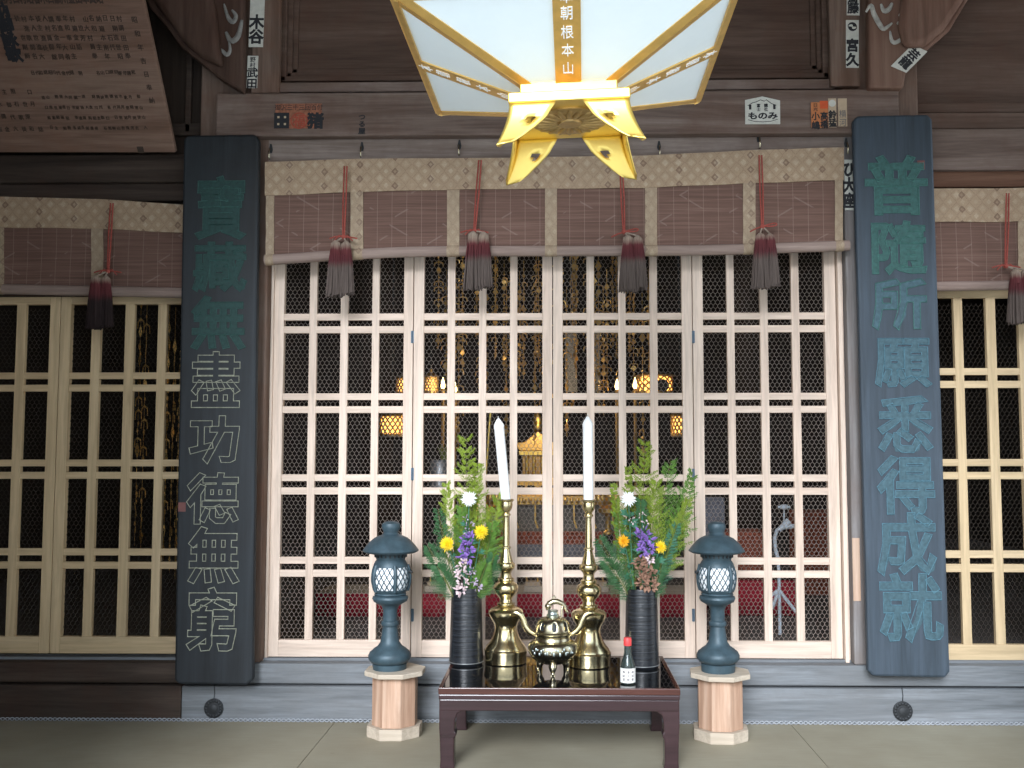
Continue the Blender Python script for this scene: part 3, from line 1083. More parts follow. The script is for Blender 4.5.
YP = -.141
def _kt(m, s):
    column(m, '証', (0, -.0026, 26 * s), 1, 14 * s, 13 * s, .02)
slip('paper_slip', 'tall white paper slip with two big characters on the left post', (257, 18), 15, 62, YP, 'paper', '木谷', 15.5, 15.5, 16, 'ink', .04, .02, _kt, None, off=(0, -12))
def _td(m, s):
    column(m, '野村', (0, -.0026, 10 * s), 6 * s, 6 * s, 6 * s, .01)
slip('paper_slip', 'small white paper slip lower on the left post', (252.5, 72), 11, 34, YP, 'paper', '武田', 11, 11.5, 11, 'ink', .03, .02, _td, None, off=(0, -6.5))
slip('paper_slip', 'white paper slip at the very top of the right post', (853, 4), 13, 24, YP, 'paper', '齋藤', 11, 12, 12, 'ink', .035, .02, off=(0, 1))
def _mk(m, s):
    r = 5.2 * s
    for q in (0, PI):
        pts = []
        rad = []
        for i in range(9):
            u = i / 8
            a = q + u * PI * 1.0
            rr = r * (.45 + .45 * u)
            pts.append((math.cos(a) * rr, -.003, 18 * s + math.sin(a) * rr))
            rad.append(r * (.38 * (1 - u) + .05))
        m.tube(pts, rad, 8, .12)
slip('paper_slip', 'white paper slip with a round comma crest on the right post', (852.3, 44), 13, 50, YP, 'paper', '宮久', 15, 13, 14, 'ink', .045, .02, _mk, None, off=(0, -9))
slip('paper_slip', 'white paper slip stuck slantwise across the foot of the right bracket', (908, 60), 15.5, 38, -.208, 'paper', '芸龍', 12, 12, 12, 'ink', .04, R(45), None, [(-8, -17), (8, -17 + 6), (8, 20), (-8, 15)], off=(0, 2))
t = slip('paper_slip', 'half hidden white paper slip beside the right plaque', (849, 185), 9, 52, -.104, 'paper', 'ひ大座', 16, 12, 16, 'ink', .05, .01, None, None)

# house-shaped slip with a little landscape
def _house(m, s):
    for k, x in enumerate((-9, -1.5)):
        column(m, ('富士', '講社')[k], ((x + 5) * s, -.0026, 3 * s), 4 * s, 4 * s, 4 * s, .03)
    for x in (-12.5, 12):
        m.box((x - 1.2) * s, (x + 1.2) * s, -.0028, -.002, 1 * s, 6 * s)
    pts = [(-15, 5), (-10, 8), (-6, 9), (-2, 11), (2, 9.5), (4, 11), (9, 7), (14, 5)]
    m.tube([(a * s, -.0026, b_ * s) for a, b_ in pts], .35 * s, 4)
    m.tube([(a * s, -.0026, b_ * s) for a, b_ in [(-15, -9.5), (-8, -11.5), (0, -12), (8, -11.5), (15, -9.5)]], .3 * s, 4)
    for i, ch in enumerate('ものみ'):
        put_glyph(m, ch, Vector(((-10 + i * 10) * s, -.0026, -5.5 * s)), 10.5 * s, 8 * s, .04, .001)
slip('paper_slip', 'white house-shaped paper slip on the tie beam', (762.5, 110.5), 36, 28, -.162, 'paper', '', 1, 1, 1, 'ink', .03, -.01, _house, [(-18, -14), (17.5, -14.5), (18, 10), (0, 14.5), (-17.5, 11)])
# four narrow slips
def _or(m, s):
    column(m, '日光', (0, -.0026, 8 * s), 4.5 * s, 5 * s, 4 * s, .01)
slip('paper_slip', 'orange paper slip at the left of four narrow slips on the tie beam', (815.5, 115), 9, 26, -.162, 'paper_orange', '小嶋', 9.5, 8.5, 9, 'ink', .03, 0, _or, None, off=(0, -6))
t = slip('paper_slip', 'orange and vermilion paper slip, second of the four narrow slips', (824, 114.5), 8, 28, -.162, 'paper_orange', '高橋', 8.5, 8, 9, 'ink', .035, 0, None, None, off=(0, -6))
s_ = 4.838 / 1000
MB().box(-4 * s_, 4 * s_, -.0028, -.0021, 6 * s_, 14 * s_).build('vermilion_head', MT['orange_red'], t)
t = slip('paper_slip', 'grey topped paper slip, third of the four narrow slips', (832.3, 113), 8, 30, -.162, 'paper_tan', '鈴猛', 8.5, 8, 9, 'ink', .04, 0, None, None, off=(0, -6))
MB().lathe([(3.6 * s_, 0), (3.6 * s_, .001)], 18, (0, 0, 0), True, Matrix.Translation((0, -.002, 10 * s_)) @ Matrix.Rotation(PI / 2, 4, 'X')).build('grey_crest', MT['paper'], t)
slip('paper_slip', 'plain tan paper slip at the right of the four narrow slips', (842.5, 112.5), 9, 29, -.162, 'paper_tan', '横河', 9, 7.5, 8.5, 'ink_grey', .0, 0, None, None, off=(0, -6))

# stamped inscription on the tie beam, left
c = P(298.5, 116, -.162)
t = thing('stamped_inscription', 'orange and black stamped inscription on the left of the tie beam', 'inscription', c)
s_ = 4.838 / 1000
m = MB().box(-24 * s_, 24 * s_, -.0006, .0015, -13 * s_, 13 * s_)
m.build('orange_ground', MT['stamp_orange'], t)
m = MB()
for i, ch in enumerate('御沢三十三回百付'):
    put_glyph(m, ch, Vector(((-21.5 + i * 6.2) * s_, -.0012, 9 * s_)), 6.4 * s_, 6.6 * s_, 0, .0006)
for x in (-25, 11):
    if x < 0:
        m.box((-25) * s_, (-9.5) * s_, -.0014, 0, -13 * s_, 3.5 * s_)
put_glyph(m, '猪', Vector((17.5 * s_, -.0012, -5 * s_)), 17 * s_, 17 * s_, .05, .0006)
m.build('black_lettering', MT['ink'], t, fix=False)
m = MB()
for ix in (-20.6, -13.8):
    for iz in (-8.5, -1.2):
        m.box((ix - 1.1) * s_, (ix + 1.1) * s_, -.0022, -.001, (iz - 1.1) * s_, (iz + 1.1) * s_)
m.build('pale_dots', MT['paper_tan'], t)
m = MB()
rg_ = [((math.cos(a) * 8.3 + .8) * s_, -.0016, (math.sin(a) * 8 - 5) * s_) for a in [2 * PI * i / 32 for i in range(33)]]
m.tube(rg_, .7 * s_, 5, .4)
put_glyph(m, '福', Vector((1 * s_, -.0016, -5 * s_)), 13 * s_, 14 * s_, .02, .0006)
m.build('red_crest', MT['stamp_red'], t, fix=False)

c = P(362, 124, -.162)
m = MB()
column(m, 'つる屋', (0, -.0006, 0), 7.4 * s_, 7.5 * s_, 7 * s_, .03, .0006)
o = m.build('ink_inscription', MT['ink'], None, fix=False)
o.location = c
tag(o, 'short column of black characters on the tie beam right of the orange inscription', 'inscription')

# ------------------------------------------------------------------ votive board, hung leaning forward
bl, brr = P(-60, 152.5, -.20), P(175.5, 152.5, -.20)
tr_, tl_ = P(134, -22, -.62), P(-60, -22, -.62)
tr_.x = brr.x + .0
bx = (brr - bl).normalized()
bu = (P(137, -22, -.68) - brr)
bu.x = 0
hgt = bu.length + .12
bu.normalize()
t = thing('votive_board', 'faded reddish wooden board of brush writing, leaning out at upper left', 'board', brr, None, None)
mtx = Matrix((bx, bu.cross(bx), bu)).transposed().to_4x4()
m = MB().box(-1.27, 0, 0, .03, 0, hgt, mtx)
m.build('board', MT['board'], t, None, .004)
m = MB()
BN = bx.cross(bu)


def BP(u, v):
    return bx * u + bu * v + BN * .002


rb = random.Random(3)
KAN = '南無大師遍照金剛奉納御詠歌講員一同世話人寄進者芳名昭和年月吉日願主信徒総代山村田中川口本木石原'
for (u0, u1, v0, v1, nx, nz, sz, mt) in ((-.13, -.60, .635, .465, 16, 5, .026, 0), (-.12, -.60, .39, .392, 24, 1, .020, 0), (-.12, -.58, .275, .125, 22, 4, .017, 0), (-.64, -.84, .30, .12, 6, 4, .024, 0)):
    for j in range(nz):
        for i in range(nx):
            if rb.random() < .1:
                continue
            u = u0 + (u1 - u0) * i / (nx - 1) + rb.uniform(-.003, .003)
            v = v0 + (v1 - v0) * (j / max(1, nz - 1)) + rb.uniform(-.003, .003)
            put_glyph(m, rb.choice(KAN), BP(u, v), sz, sz * 1.1, .01, .0006, 0, 1, None, bx, bu)
for i, ch in enumerate('昭和年吉日奉納'):
    put_glyph(m, ch, BP(-.060, .63 - i * .062), .028, .03, .01, .0006, 0, 1, None, bx, bu)
for i in range(18):
    put_glyph(m, rb.choice(KAN), BP(-.20 - i * .032, .725), .032, .05, .04, .0006, 0, 1, None, bx, bu)
m.build('faded_lettering', MT['ink_brown'], t, fix=False)
m = MB()
for i, ch in enumerate('奉納御詠歌'):
    put_glyph(m, ch, BP(-.665, .74 - i * .066), .075, .07, .06, .0008, 0, 2, None, bx, bu)
m.build('bold_lettering', MT['ink'], t, fix=False)
m = MB()
m.prism([(-.185, -.002), (-.155, -.002), (-.155, .03), (-.185, .03)], -.003, .0, mtx)
m.build('corner_clip', MT['beam_dark'], t)

# ================================================================== BIG HANGING LANTERN
LC = Vector((.0415, -2.525, 2.030))
lan = thing('hanging_lantern', 'big square white paned lantern with gold frame hanging from the porch ceiling', 'lantern', LC, None, None, (0, R(-2.0), R(-1.0)))
z_ = lambda w: w - 2.010
R0, R1, Z0, Z1, Z2 = .108, .380, z_(2.180), z_(2.294), z_(2.80)


def rot4(k):
    return Matrix.Rotation(k * PI / 2, 4, 'Z')


def slab(m, quad, nrm, th, mx):
    a = [mx @ Vector(p) for p in quad]
    nn = (mx.to_3x3() @ Vector(nrm)) * th
    b_ = [p + nn for p in a]
    m.add(a + b_, [(0, 1, 2, 3), (7, 6, 5, 4), (0, 4, 5, 1), (1, 5, 6, 2), (2, 6, 7, 3), (3, 7, 4, 0)])


SL = Vector((0, -(R1 - R0), Z1 - Z0)).normalized()
SN = Vector((0, SL.z * -1, SL.y)).normalized()       # outward and down
if SN.z > 0:
    SN = -SN


def on_slope(x, u, lift=0):
    return Vector((x, -(R0 + (R1 - R0) * u), Z0 + (Z1 - Z0) * u)) + SN * lift


for k in range(4):
    mx = rot4(k)
    m = MB()
    slab(m, [on_slope(-R0 + .004, 0), on_slope(R0 - .004, 0), on_slope(R1 - .004, 1), on_slope(-R1 + .004, 1)], SN, .003, mx)
    m.build('lower_pane', MT['white_glass'], lan)
    m = MB()
    slab(m, [(-R1 + .01, -R1 + .004, Z1), (R1 - .01, -R1 + .004, Z1), (R1 - .01, -R1 + .004, Z2), (-R1 + .01, -R1 + .004, Z2)], (0, -1, 0), .003, mx)
    m.build('upper_pane', MT['white_glass'], lan)
    # ridge strips, one along each corner: two flat wings
    m = MB()
    wd = .026
    slab(m, [on_slope(-R0 - .004, 0, .002), on_slope(-R0 + wd, -.0, .002), on_slope(-R1 + wd, 1, .002), on_slope(-R1, 1, .002)], SN, .004, mx)
    slab(m, [on_slope(R0 - wd, 0, .002), on_slope(R0 + .004, 0, .002), on_slope(R1, 1, .002), on_slope(R1 - wd, 1, .002)], SN, .004, mx)
    slab(m, [on_slope(-R1 + .004, .945, .0025), on_slope(R1 - .004, .945, .0025), on_slope(R1, 1.0, .0025), on_slope(-R1, 1.0, .0025)], SN, .005, mx)
    m.build('corner_strip', MT['gold_flat'], lan)
    m = MB()
    slab(m, [on_slope(-.031, 0, .003), on_slope(.031, 0, .003), on_slope(.031, .95, .003), on_slope(-.031, .95, .003)], SN, .004, mx)
    st_ = m.build('middle_strip', MT['gold_flat'], lan)
    m = MB()
    for ch, u in (('山', .19), ('本', .385), ('根', .57), ('朝', .76), ('本', .92)):
        vs, fs = glyph(ch, 0, 2)
        c0 = on_slope(0, u, .0076)
        m.add([mx @ (c0 + Vector((1, 0, 0)) * v[0] * .030 + SL * v[1] * .042 + SN * v[2] * .06) for v in vs], fs)
    lt_ = m.build('lettering', MT['frost'], st_, fix=False)
    lt_['label'] = 'white brush characters on the gold strip'
    m = MB()
    slab(m, [(-R1 - .002, -R1, Z1), (-R1 + .03, -R1, Z1), (-R1 + .03, -R1, Z2), (-R1 - .002, -R1, Z2)], (0, -1, 0), .006, mx)
    slab(m, [(R1 - .03, -R1, Z1), (R1 + .002, -R1, Z1), (R1 + .002, -R1, Z2), (R1 - .03, -R1, Z2)], (0, -1, 0), .006, mx)
    slab(m, [(-.031, -R1, Z1), (.031, -R1, Z1), (.031, -R1, Z2), (-.031, -R1, Z2)], (0, -1, 0), .006, mx)
    slab(m, [(-R1, -R1, Z1 - .003), (R1, -R1, Z1 - .003), (R1, -R1, Z1 + .022), (-R1, -R1, Z1 + .022)], (0, -1, 0), .007, mx)
    m.build('upright_frame', MT['gold_flat'], lan)
    # foot: two wavy flaps meeting at a corner
    inner = [(0, .22), (.10, .26), (.22, .32), (.34, .37), (.42, .42), (.5, .48), (.58, .53), (.68, .61), (.76, .66), (.84, .72), (.92, .79), (.97, .84), (1.0, .90)]
    m = MB()
    zt, zb_ = z_(2.126), z_(2.013)
    for q in (0, 1):
        mq = rot4(k + q)
        sg = 1 if q == 0 else -1
        nc = 8
        rows = []
        for v, f in inner:
            hw_ = .143 + .033 * v ** 1.6
            xo, xi = hw_, f * hw_
            rows.append([mq @ Vector((sg * (xi + (xo - xi) * c_ / nc), -hw_, zt + (zb_ - zt) * (v - (.05 if v > .95 else 0) * (1 - c_ / nc)))) for c_ in range(nc + 1)])
        o0 = len(m.v)
        for r_ in rows:
            m.v.extend([tuple(p) for p in r_])
        for i in range(len(rows) - 1):
            for c_ in range(nc):
                if i in (3, 4) and c_ in (2,) or i == 3 and c_ == 3:
                    continue
                a = o0 + i * (nc + 1) + c_
                m.f.append((a, a + 1, a + nc + 2, a + nc + 1))
    o = m.build('foot', MT['gold'], lan, 50)
    sd = o.modifiers.new('thickness', 'SOLIDIFY')
    sd.thickness = .004
m = MB()
m.box(-.118, .118, -.118, .118, z_(2.152), z_(2.192))
m.box(-.146, .146, -.146, .146, z_(2.124), z_(2.149))
m.box(-.128, .128, -.128, .128, z_(2.147), z_(2.154))
m.build('base_block', MT['gold'], lan, None, .003)
m = MB()
fl_ = Matrix.Translation((0, 0, z_(2.124)))
m.lathe([(.098, .0), (.098, -.004), (.09, -.007), (.03, -.007), (.028, -.012), (.0005, -.013)], 40, (0, 0, 0), True, fl_)
for k in range(20):
    a = 2 * PI * k / 20
    mm = fl_ @ Matrix.Rotation(a, 4, 'Z')
    m.lathe([(max(.0004, math.sin(PI * i / 6)), -math.cos(PI * i / 6)) for i in range(7)], 10, (0, 0, 0), True, mm @ Matrix.Translation((.062, 0, -.007)) @ Matrix.Diagonal((.032, .0085, .006, 1)))
o = m.build('chrysanthemum_medallion', MT['gold_dark'], lan, 40)
m = MB()
m.box(-R1 - .012, R1 + .012, -R1 - .012, R1 + .012, Z2, Z2 + .03)
m.build('top_frame', MT['gold_flat'], lan, None, .004)
m = MB()
a = R1 + .16
m.add([(-a, -a, Z2 + .03), (a, -a, Z2 + .03), (a, a, Z2 + .03), (-a, a, Z2 + .03), (-.08, -.08, Z2 + .25), (.08, -.08, Z2 + .25), (.08, .08, Z2 + .25), (-.08, .08, Z2 + .25)],
      [(0, 1, 5, 4), (1, 2, 6, 5), (2, 3, 7, 6), (3, 0, 4, 7), (3, 2, 1, 0), (4, 5, 6, 7)])
m.lathe([(.075, Z2 + .25), (.09, Z2 + .28), (.03, Z2 + .33), (.012, Z2 + .40)], 20)
m.build('roof', MT['gold_flat'], lan, None, .006)
m = MB()
m.tube([(0, 0, Z2 + .38), (0, 0, 3.84 - LC.z)], .008, 8)
m.build('hanging_rod', MT['iron'], lan)

# ================================================================== LOW LACQUER TABLE
TZ = PZ(688.5, -.85)
tx0, tx1 = -.478, .508
ty0, ty1 = -.85, -.185
tcx, tcy = (tx0 + tx1) / 2, (ty0 + ty1) / 2
tb = thing('low_lacquer_table', 'low black topped lacquer table with red brown legs on the matting', 'table', (tcx, tcy, FZ))
TT = TZ - FZ
hx, hy = (tx1 - tx0) / 2, (ty1 - ty0) / 2
m = MB().box(-hx + .016, hx - .016, -hy + .012, hy - .012, TT - .02, TT)
m.build('lacquer_top', MT['lacquer'], tb, None, .002)
m = MB()
for s in (-1, 1):
    m.box(-hx, hx, s * hy - (.014 if s > 0 else 0), s * hy + (0 if s > 0 else .014), TT - .026, TT + .001)
    m.box(s * hx - (.018 if s > 0 else 0), s * hx + (0 if s > 0 else .018), -hy + .014, hy - .014, TT - .026, TT + .001)
m.build('top_edge', MT['lacquer_red'], tb, None, .003)
m = MB()
for s in (-1, 1):
    y0, y1 = (-hy + .012, -hy + .036) if s < 0 else (hy - .036, hy - .012)
    m.box(-hx + .004, hx - .004, y0, y1, TT - .094, TT - .048)
    m.box(-hx + .001, hx - .001, y0 - .007, y1 + .007, TT - .047, TT - .027)
    x0, x1 = (-hx + .004, -hx + .028) if s < 0 else (hx - .028, hx - .004)
    m.box(x0, x1, -hy + .03, hy - .03, TT - .094, TT - .048)
    m.box(x0 - .003, x1 + .003, -hy + .03, hy - .03, TT - .047, TT - .027)
m.build('apron', MT['lacquer_leg'], tb, None, .004)
for sx in (-1, 1):
    for sy in (-1, 1):
        m = MB()
        prof = [(-.040, TT - .03), (.060, TT - .03), (.052, TT - .097), (.034, TT - .107), (.026, TT - .13), (.024, .150), (.030, .142), (.030, .128), (.022, .120), (.022, .03), (.026, .0), (-.036, .0), (-.034, .03), (-.037, .12), (-.040, .16)]
        pr = [(p[0] * -sx, p[1]) for p in prof]
        cx = sx * (hx - .0425)
        cy = sy * (hy - .048)
        m.prism([(cx + p[0], p[1]) for p in pr], cy - .034, cy + .034)
        m.build('leg', MT['lacquer_leg'], tb, None, .005)

# ================================================================== BRASS CANDLESTICKS AND CANDLES
def px_profile(levels, y_ref, s):
    """levels: (row, half width) in photo pixels; y_ref: the row of the foot"""
    return [(max(hw, .02) * s, max(0, (y_ref - row) * s)) for row, hw in levels]


CS = [(669, 18.6), (662, 18.8), (661.4, 20.9), (655, 20.9), (652, 21.6), (649.5, 21.8), (648, 20.6), (645.5, 19.4), (641.5, 16.2), (637, 13.6), (632, 11.8), (627, 11.2), (622.5, 12.6), (618, 15.6), (614, 17.4), (611.5, 17.6), (609, 15.8), (607, 11.2), (605.6, 8.2), (604.6, 9.2), (603.4, 9.2),
      (602.4, 6.6), (599.5, 6.2), (597.5, 7.4), (594, 10.6), (590.5, 12.4), (587, 12.6), (584, 11), (581.5, 7.6), (580, 8.4), (578.8, 8.2), (577.6, 6), (574, 5.2), (571.5, 6), (569, 8.4), (566.5, 9.4), (564, 9), (562.5, 7.2), (560, 6.4), (554, 4.8), (549.4, 3.8), (548.6, 5), (547.2, 5), (546.4, 3.6),
      (530, 3.3), (519, 2.8), (516.5, 3.2), (515.6, 4.6), (514, 4.6), (513.2, 3.4), (511.5, 4), (508.5, 6), (505, 6.6), (502, 6.2), (501, 7.6), (499.6, 8), (499, 7.4), (501, 5.6), (503, 1)]
cs_t = None
for i, (px, py, dpt, lab) in enumerate(((506.2, 658, 4.66, 'tall turned brass candlestick beside the left black vase'), (588.3, 661, 4.60, 'tall turned brass candlestick beside the right black vase'))):
    y = dpt - 5
    x = PX(px, y)
    if cs_t is None:
        cs_t = thing('brass_candlestick', lab, 'candlestick', (x, y, TZ), 'pair of brass candlesticks on the lacquer table')
        _, foot, dd = Q((x, y, TZ))
        s = dd / 1000
        SZ = (P(px, 499.6, y).z - TZ) / (foot - 499.6)
        prof = [(r_, z / s * SZ) for r_, z in px_profile(CS, foot, s)]
        k1, k2, k3 = 7, 20, 45
        MB().lathe(prof[:k1], 40).build('base_drum', MT['brass'], cs_t, 32)
        MB().lathe(prof[k1 - 1:k2], 40).build('lower_body', MT['brass'], cs_t, 32)
        MB().lathe(prof[k2 - 1:k3], 36).build('knopped_stem', MT['brass'], cs_t, 32)
        MB().lathe(prof[k3 - 1:], 28).build('candle_cup', MT['brass'], cs_t, 32)
    else:
        copy_thing(cs_t, (x, y, TZ), lab)
    # candle
    zb_ = TZ + (foot - 502) * SZ
    c = Vector((x, y, zb_))
    tip = P((498.0, 587.6)[i], (416, 414)[i], y)
    dv = tip - c
    ct = thing('white_candle', ('tall white candle leaning left in the left candlestick', 'tall white candle standing straight in the right candlestick')[i], 'candle', c, 'pair of white candles')
    ct.rotation_euler = (0, math.atan2(dv.x, dv.z), 0)
    L = dv.length
    MB().lathe([(.0225, 0), (.0228, .01), (.0236, L * .84), (.0250, L * .885), (.021, L * .91), (.0075, L * .965), (.003, L * .972)], 20).build('wax', MT['candle'], ct, 35)
    MB().tube([(0, 0, L * .968), (.001, 0, L * 1.0)], .0022, 6).build('wick', MT['wick'], ct)

# ================================================================== INCENSE BURNER
dB = 4.45
yB = dB - 5
xB = PX(552.6, yB)
s = dB / 1000
ib = thing('incense_burner', 'round brass tripod incense burner with pierced lid at the middle of the table', 'incense burner', (xB, yB, TZ))
_, foot, dd = Q((xB, yB, TZ))
s = dd / 1000
SZ = (P(552, 600, yB).z - TZ) / (foot - 600)
zr = lambda row: max(.002, (foot - row) * SZ)
MB().lathe([(3 * s, zr(663)), (9 * s, zr(663.5)), (15 * s, zr(661.5)), (20.5 * s, zr(657.5)), (24 * s, zr(652)), (25 * s, zr(647.5)), (24 * s, zr(643.5)), (21 * s, zr(640.8)), (18 * s, zr(639.4)), (17.2 * s, zr(637)), (18.6 * s, zr(634.6)), (19 * s, zr(633.4)), (17.4 * s, zr(632.6))], 48).build('bowl', MT['brass_old'], ib, 35)
m = MB()
for k in range(22):
    a = -PI / 2 + (k - 10.5) * .085
    r = 24.6 * s
    zz = zr(648 + 2.4 * math.sin(k * 1.9))
    m.ball((r * math.cos(a), r * math.sin(a), zz), .0045, 8, 6, (1, .4, 1 + .5 * (k % 3)))
m.build('inlaid_flowers', MT['silver'], ib, 60)['label'] = 'pale silver inlaid flowers'
# lid: dome with upright slots
m = MB()
dome = [(18.4, 634), (18.4, 632), (17.3, 631), (17.5, 629), (16.9, 624.6), (15, 620.6), (11.6, 618), (8, 616.8), (5.4, 616.3)]
seg = 56
for i, (hw, row) in enumerate(dome):
    for k in range(seg):
        a = 2 * PI * k / seg
        m.v.append((hw * s * math.cos(a), hw * s * math.sin(a), zr(row)))
for i in range(len(dome) - 1):
    for k in range(seg):
        if i in (3, 4) and k % 7 < 2:
            continue
        k2 = (k + 1) % seg
        m.f.append((i * seg + k, i * seg + k2, (i + 1) * seg + k2, (i + 1) * seg + k))
m.f.append(tuple(range((len(dome) - 1) * seg, len(dome) * seg)))
o = m.build('lid', MT['brass_old'], ib, 35)
sd = o.modifiers.new('thickness', 'SOLIDIFY')
sd.thickness = .003
m = MB()
m.lathe([(16.2 * s, zr(632)), (15.6 * s, zr(627)), (13.4 * s, zr(622))], 24)
m.build('dark_inside', MT['iron'], ib, 40)
m = MB()
m.lathe([(6 * s, zr(616.6)), (6.4 * s, zr(615)), (5 * s, zr(613.6)), (4.8 * s, zr(611.5)), (5.4 * s, zr(610)), (1 * s, zr(609.4))], 24)
m.build('finial_collar', MT['silver'], o, 40)
m = MB()
an = [(-5, 607, 1.9), (-5.2, 604, 2.6), (-3.4, 600.6, 3.0), (0, 598.6, 3.0), (4.5, 598.4, 2.8), (9, 600.2, 2.4), (12, 603.4, 2.0), (13.4, 607.5, 1.4), (15.6, 609.5, 1.0)]
m.tube([(a * s, 0, zr(b_ + 3)) for a, b_, r in an], [r * s for a, b_, r in an], 10)
m.ball((-4.6 * s, -.004, zr(606)), 3.4 * s, 10, 8)
m.tube([(1 * s, 0, zr(600)), (0 * s, 0, zr(597)), (1.6 * s, 0, zr(595.6)), (2.6 * s, 0, zr(598))], .8 * s, 6)
m.tube([(10 * s, 0, zr(605)), (9 * s, -.006, zr(610)), (8.4 * s, -.008, zr(617.5))], [1.4 * s, 1.1 * s, 1.0 * s], 8)
m.build('arched_beast_finial', MT['brass_old'], o, 60)
for sx in (-1, 1):
    m = MB()
    er = [(17, 634.5, 1.6), (20.5, 633.5, 2.2), (24, 631, 2.6), (27.6, 626, 2.6), (29.6, 620, 2.5), (32, 615.5, 2.6), (36, 613, 2.5), (40, 612.8, 1.6), (41.6, 613.4, .6)]
    m.tube([(sx * a * s, 0, zr(b_)) for a, b_, r in er], [r * s * 1.25 for a, b_, r in er], 10, .8)
    m.build('handle', MT['brass'], ib, 60)
for k in range(3):
    a = -PI / 2 + 2 * PI * k / 3
    ca, sa = math.cos(a), math.sin(a)
    m = MB()
    lg = [(13, 661, 3.6), (15, 664, 4.2), (15.6, 667, 3.4), (15, 669.5, 2.0), (15.2, 672.5, 1.9), (16.4, 674.5, 2.5), (17.4, 676.5, 2.2)]
    m.tube([(ca * r_ * s, sa * r_ * s, zr(b_)) for r_, b_, q in lg], [q * s for r_, b_, q in lg], 10)
    m.ball((ca * 17.4 * s, sa * 17.4 * s, .0085), .0085, 10, 8)
    m.build('leg', MT['brass_old'], ib, 60)

# ================================================================== BLACK VASES
def vase(px, dpt, hwt, hwb, top_row, label):
    y = dpt - 5
    x = PX(px, y)
    s = dpt / 1000
    zt = P(px, top_row, y).z - TZ
    t = thing('ribbed_black_vase', label, 'vase', (x, y, TZ), 'pair of black cylinder vases on the lacquer table')
    pr = [(hwb * s * .93, 0), (hwb * s * .97, .004)]
    n = 60
    for i in range(n + 1):
        u = i / n
        pr.append(((hwb + (hwt - hwb) * u) * s + (.0011 if i % 2 else 0), .012 + (zt - .012) * u))
    pr += [(hwt * s * .9, zt - .001), (hwt * s * .88, zt - .12), (.004, zt - .125)]
    v = MB().lathe(pr, 40).build('body', MT['black_vase'], t, 50)
    MB().lathe([(hwb * s * .99, .010), (hwb * s * 1.035, .011), (hwb * s * 1.035, .014), (hwb * s * .99, .015)], 40).build('foot_ring', MT['grey_metal'], t, 50)
    return Vector((x, y, TZ + zt))


vl = vase(467.2, 4.63, 14.6, 16.6, 587, 'black ribbed cylinder vase at the left of the lacquer table')
vr = vase(640.5, 4.58, 15.2, 16.6, 588, 'black ribbed cylinder vase at the right of the lacquer table')

# ================================================================== SMALL BOTTLE
dC = 4.25
yC = dC - 5
s = dC / 1000
bt = thing('small_bottle', 'small red capped glass bottle with white label on the lacquer table', 'bottle', (PX(626.4, yC), yC, TZ))
_, foot, dd = Q((PX(626.4, yC), yC, TZ))
s = dd / 1000
zr = lambda row: max(0, (foot - row) * s)
MB().lathe([(6.4 * s, 0), (7.4 * s, 1 * s), (7.5 * s, zr(668)), (7.1 * s, zr(664.5)), (5.6 * s, zr(660)), (4.2 * s, zr(656)), (3.5 * s, zr(652)), (3.4 * s, zr(644.5)), (1 * s, zr(644.4))], 28).build('glass_body', MT['bottle'], bt, 35)
MB().lathe([(3.9 * s, zr(646)), (4.1 * s, zr(645.6)), (4.1 * s, zr(641)), (3.6 * s, zr(638.2)), (.5 * s, zr(638))], 24).build('cap', MT['cap'], bt, 35)
m = MB()
for i in range(25):
    a = -PI / 2 + (i - 12) * .12
    for r in (7.62 * s, 7.75 * s):
        for zz in (zr(681.5), zr(667.5)):
            m.v.append((r * math.cos(a), r * math.sin(a), zz))
for i in range(24):
    o = i * 4
    m.f += [(o + 2, o + 6, o + 7, o + 3), (o, o + 1, o + 5, o + 4), (o + 1, o + 3, o + 7, o + 5), (o, o + 4, o + 6, o + 2)]
m.f += [(0, 2, 3, 1), (96, 97, 99, 98)]
lb = m.build('label', MT['label'], bt)
m = MB()
for j, (u, v) in enumerate([(a, b_) for a in (-4.6, 0, 4.4) for b_ in (671, 674.6, 678.2)]):
    ch = '奉納酒清水御神前'[j % 8]
    a = -PI / 2 + u / 7.8
    cpt = Vector((7.85 * s * math.cos(a), 7.85 * s * math.sin(a), zr(v)))
    put_glyph(m, ch, cpt, 3.0 * s, 3.0 * s, .02, .0003, 0, 1, None, Vector((-math.sin(a), math.cos(a), 0)), Vector((0, 0, 1)))
m.build('lettering', MT['ink_grey'], lb, fix=False)

# ================================================================== FLOWERS IN THE VASES
class Spray:
    def __init__(s, label, name, cat, vase_top, group):
        s.base = vase_top - Vector((0, 0, .10))
        s.t = thing(name, label, cat, s.base, group)


def bez(a, b, c, n=12):
    return [a * (1 - u) ** 2 + b * 2 * u * (1 - u) + c * u * u for u in [i / n for i in range(n + 1)]]


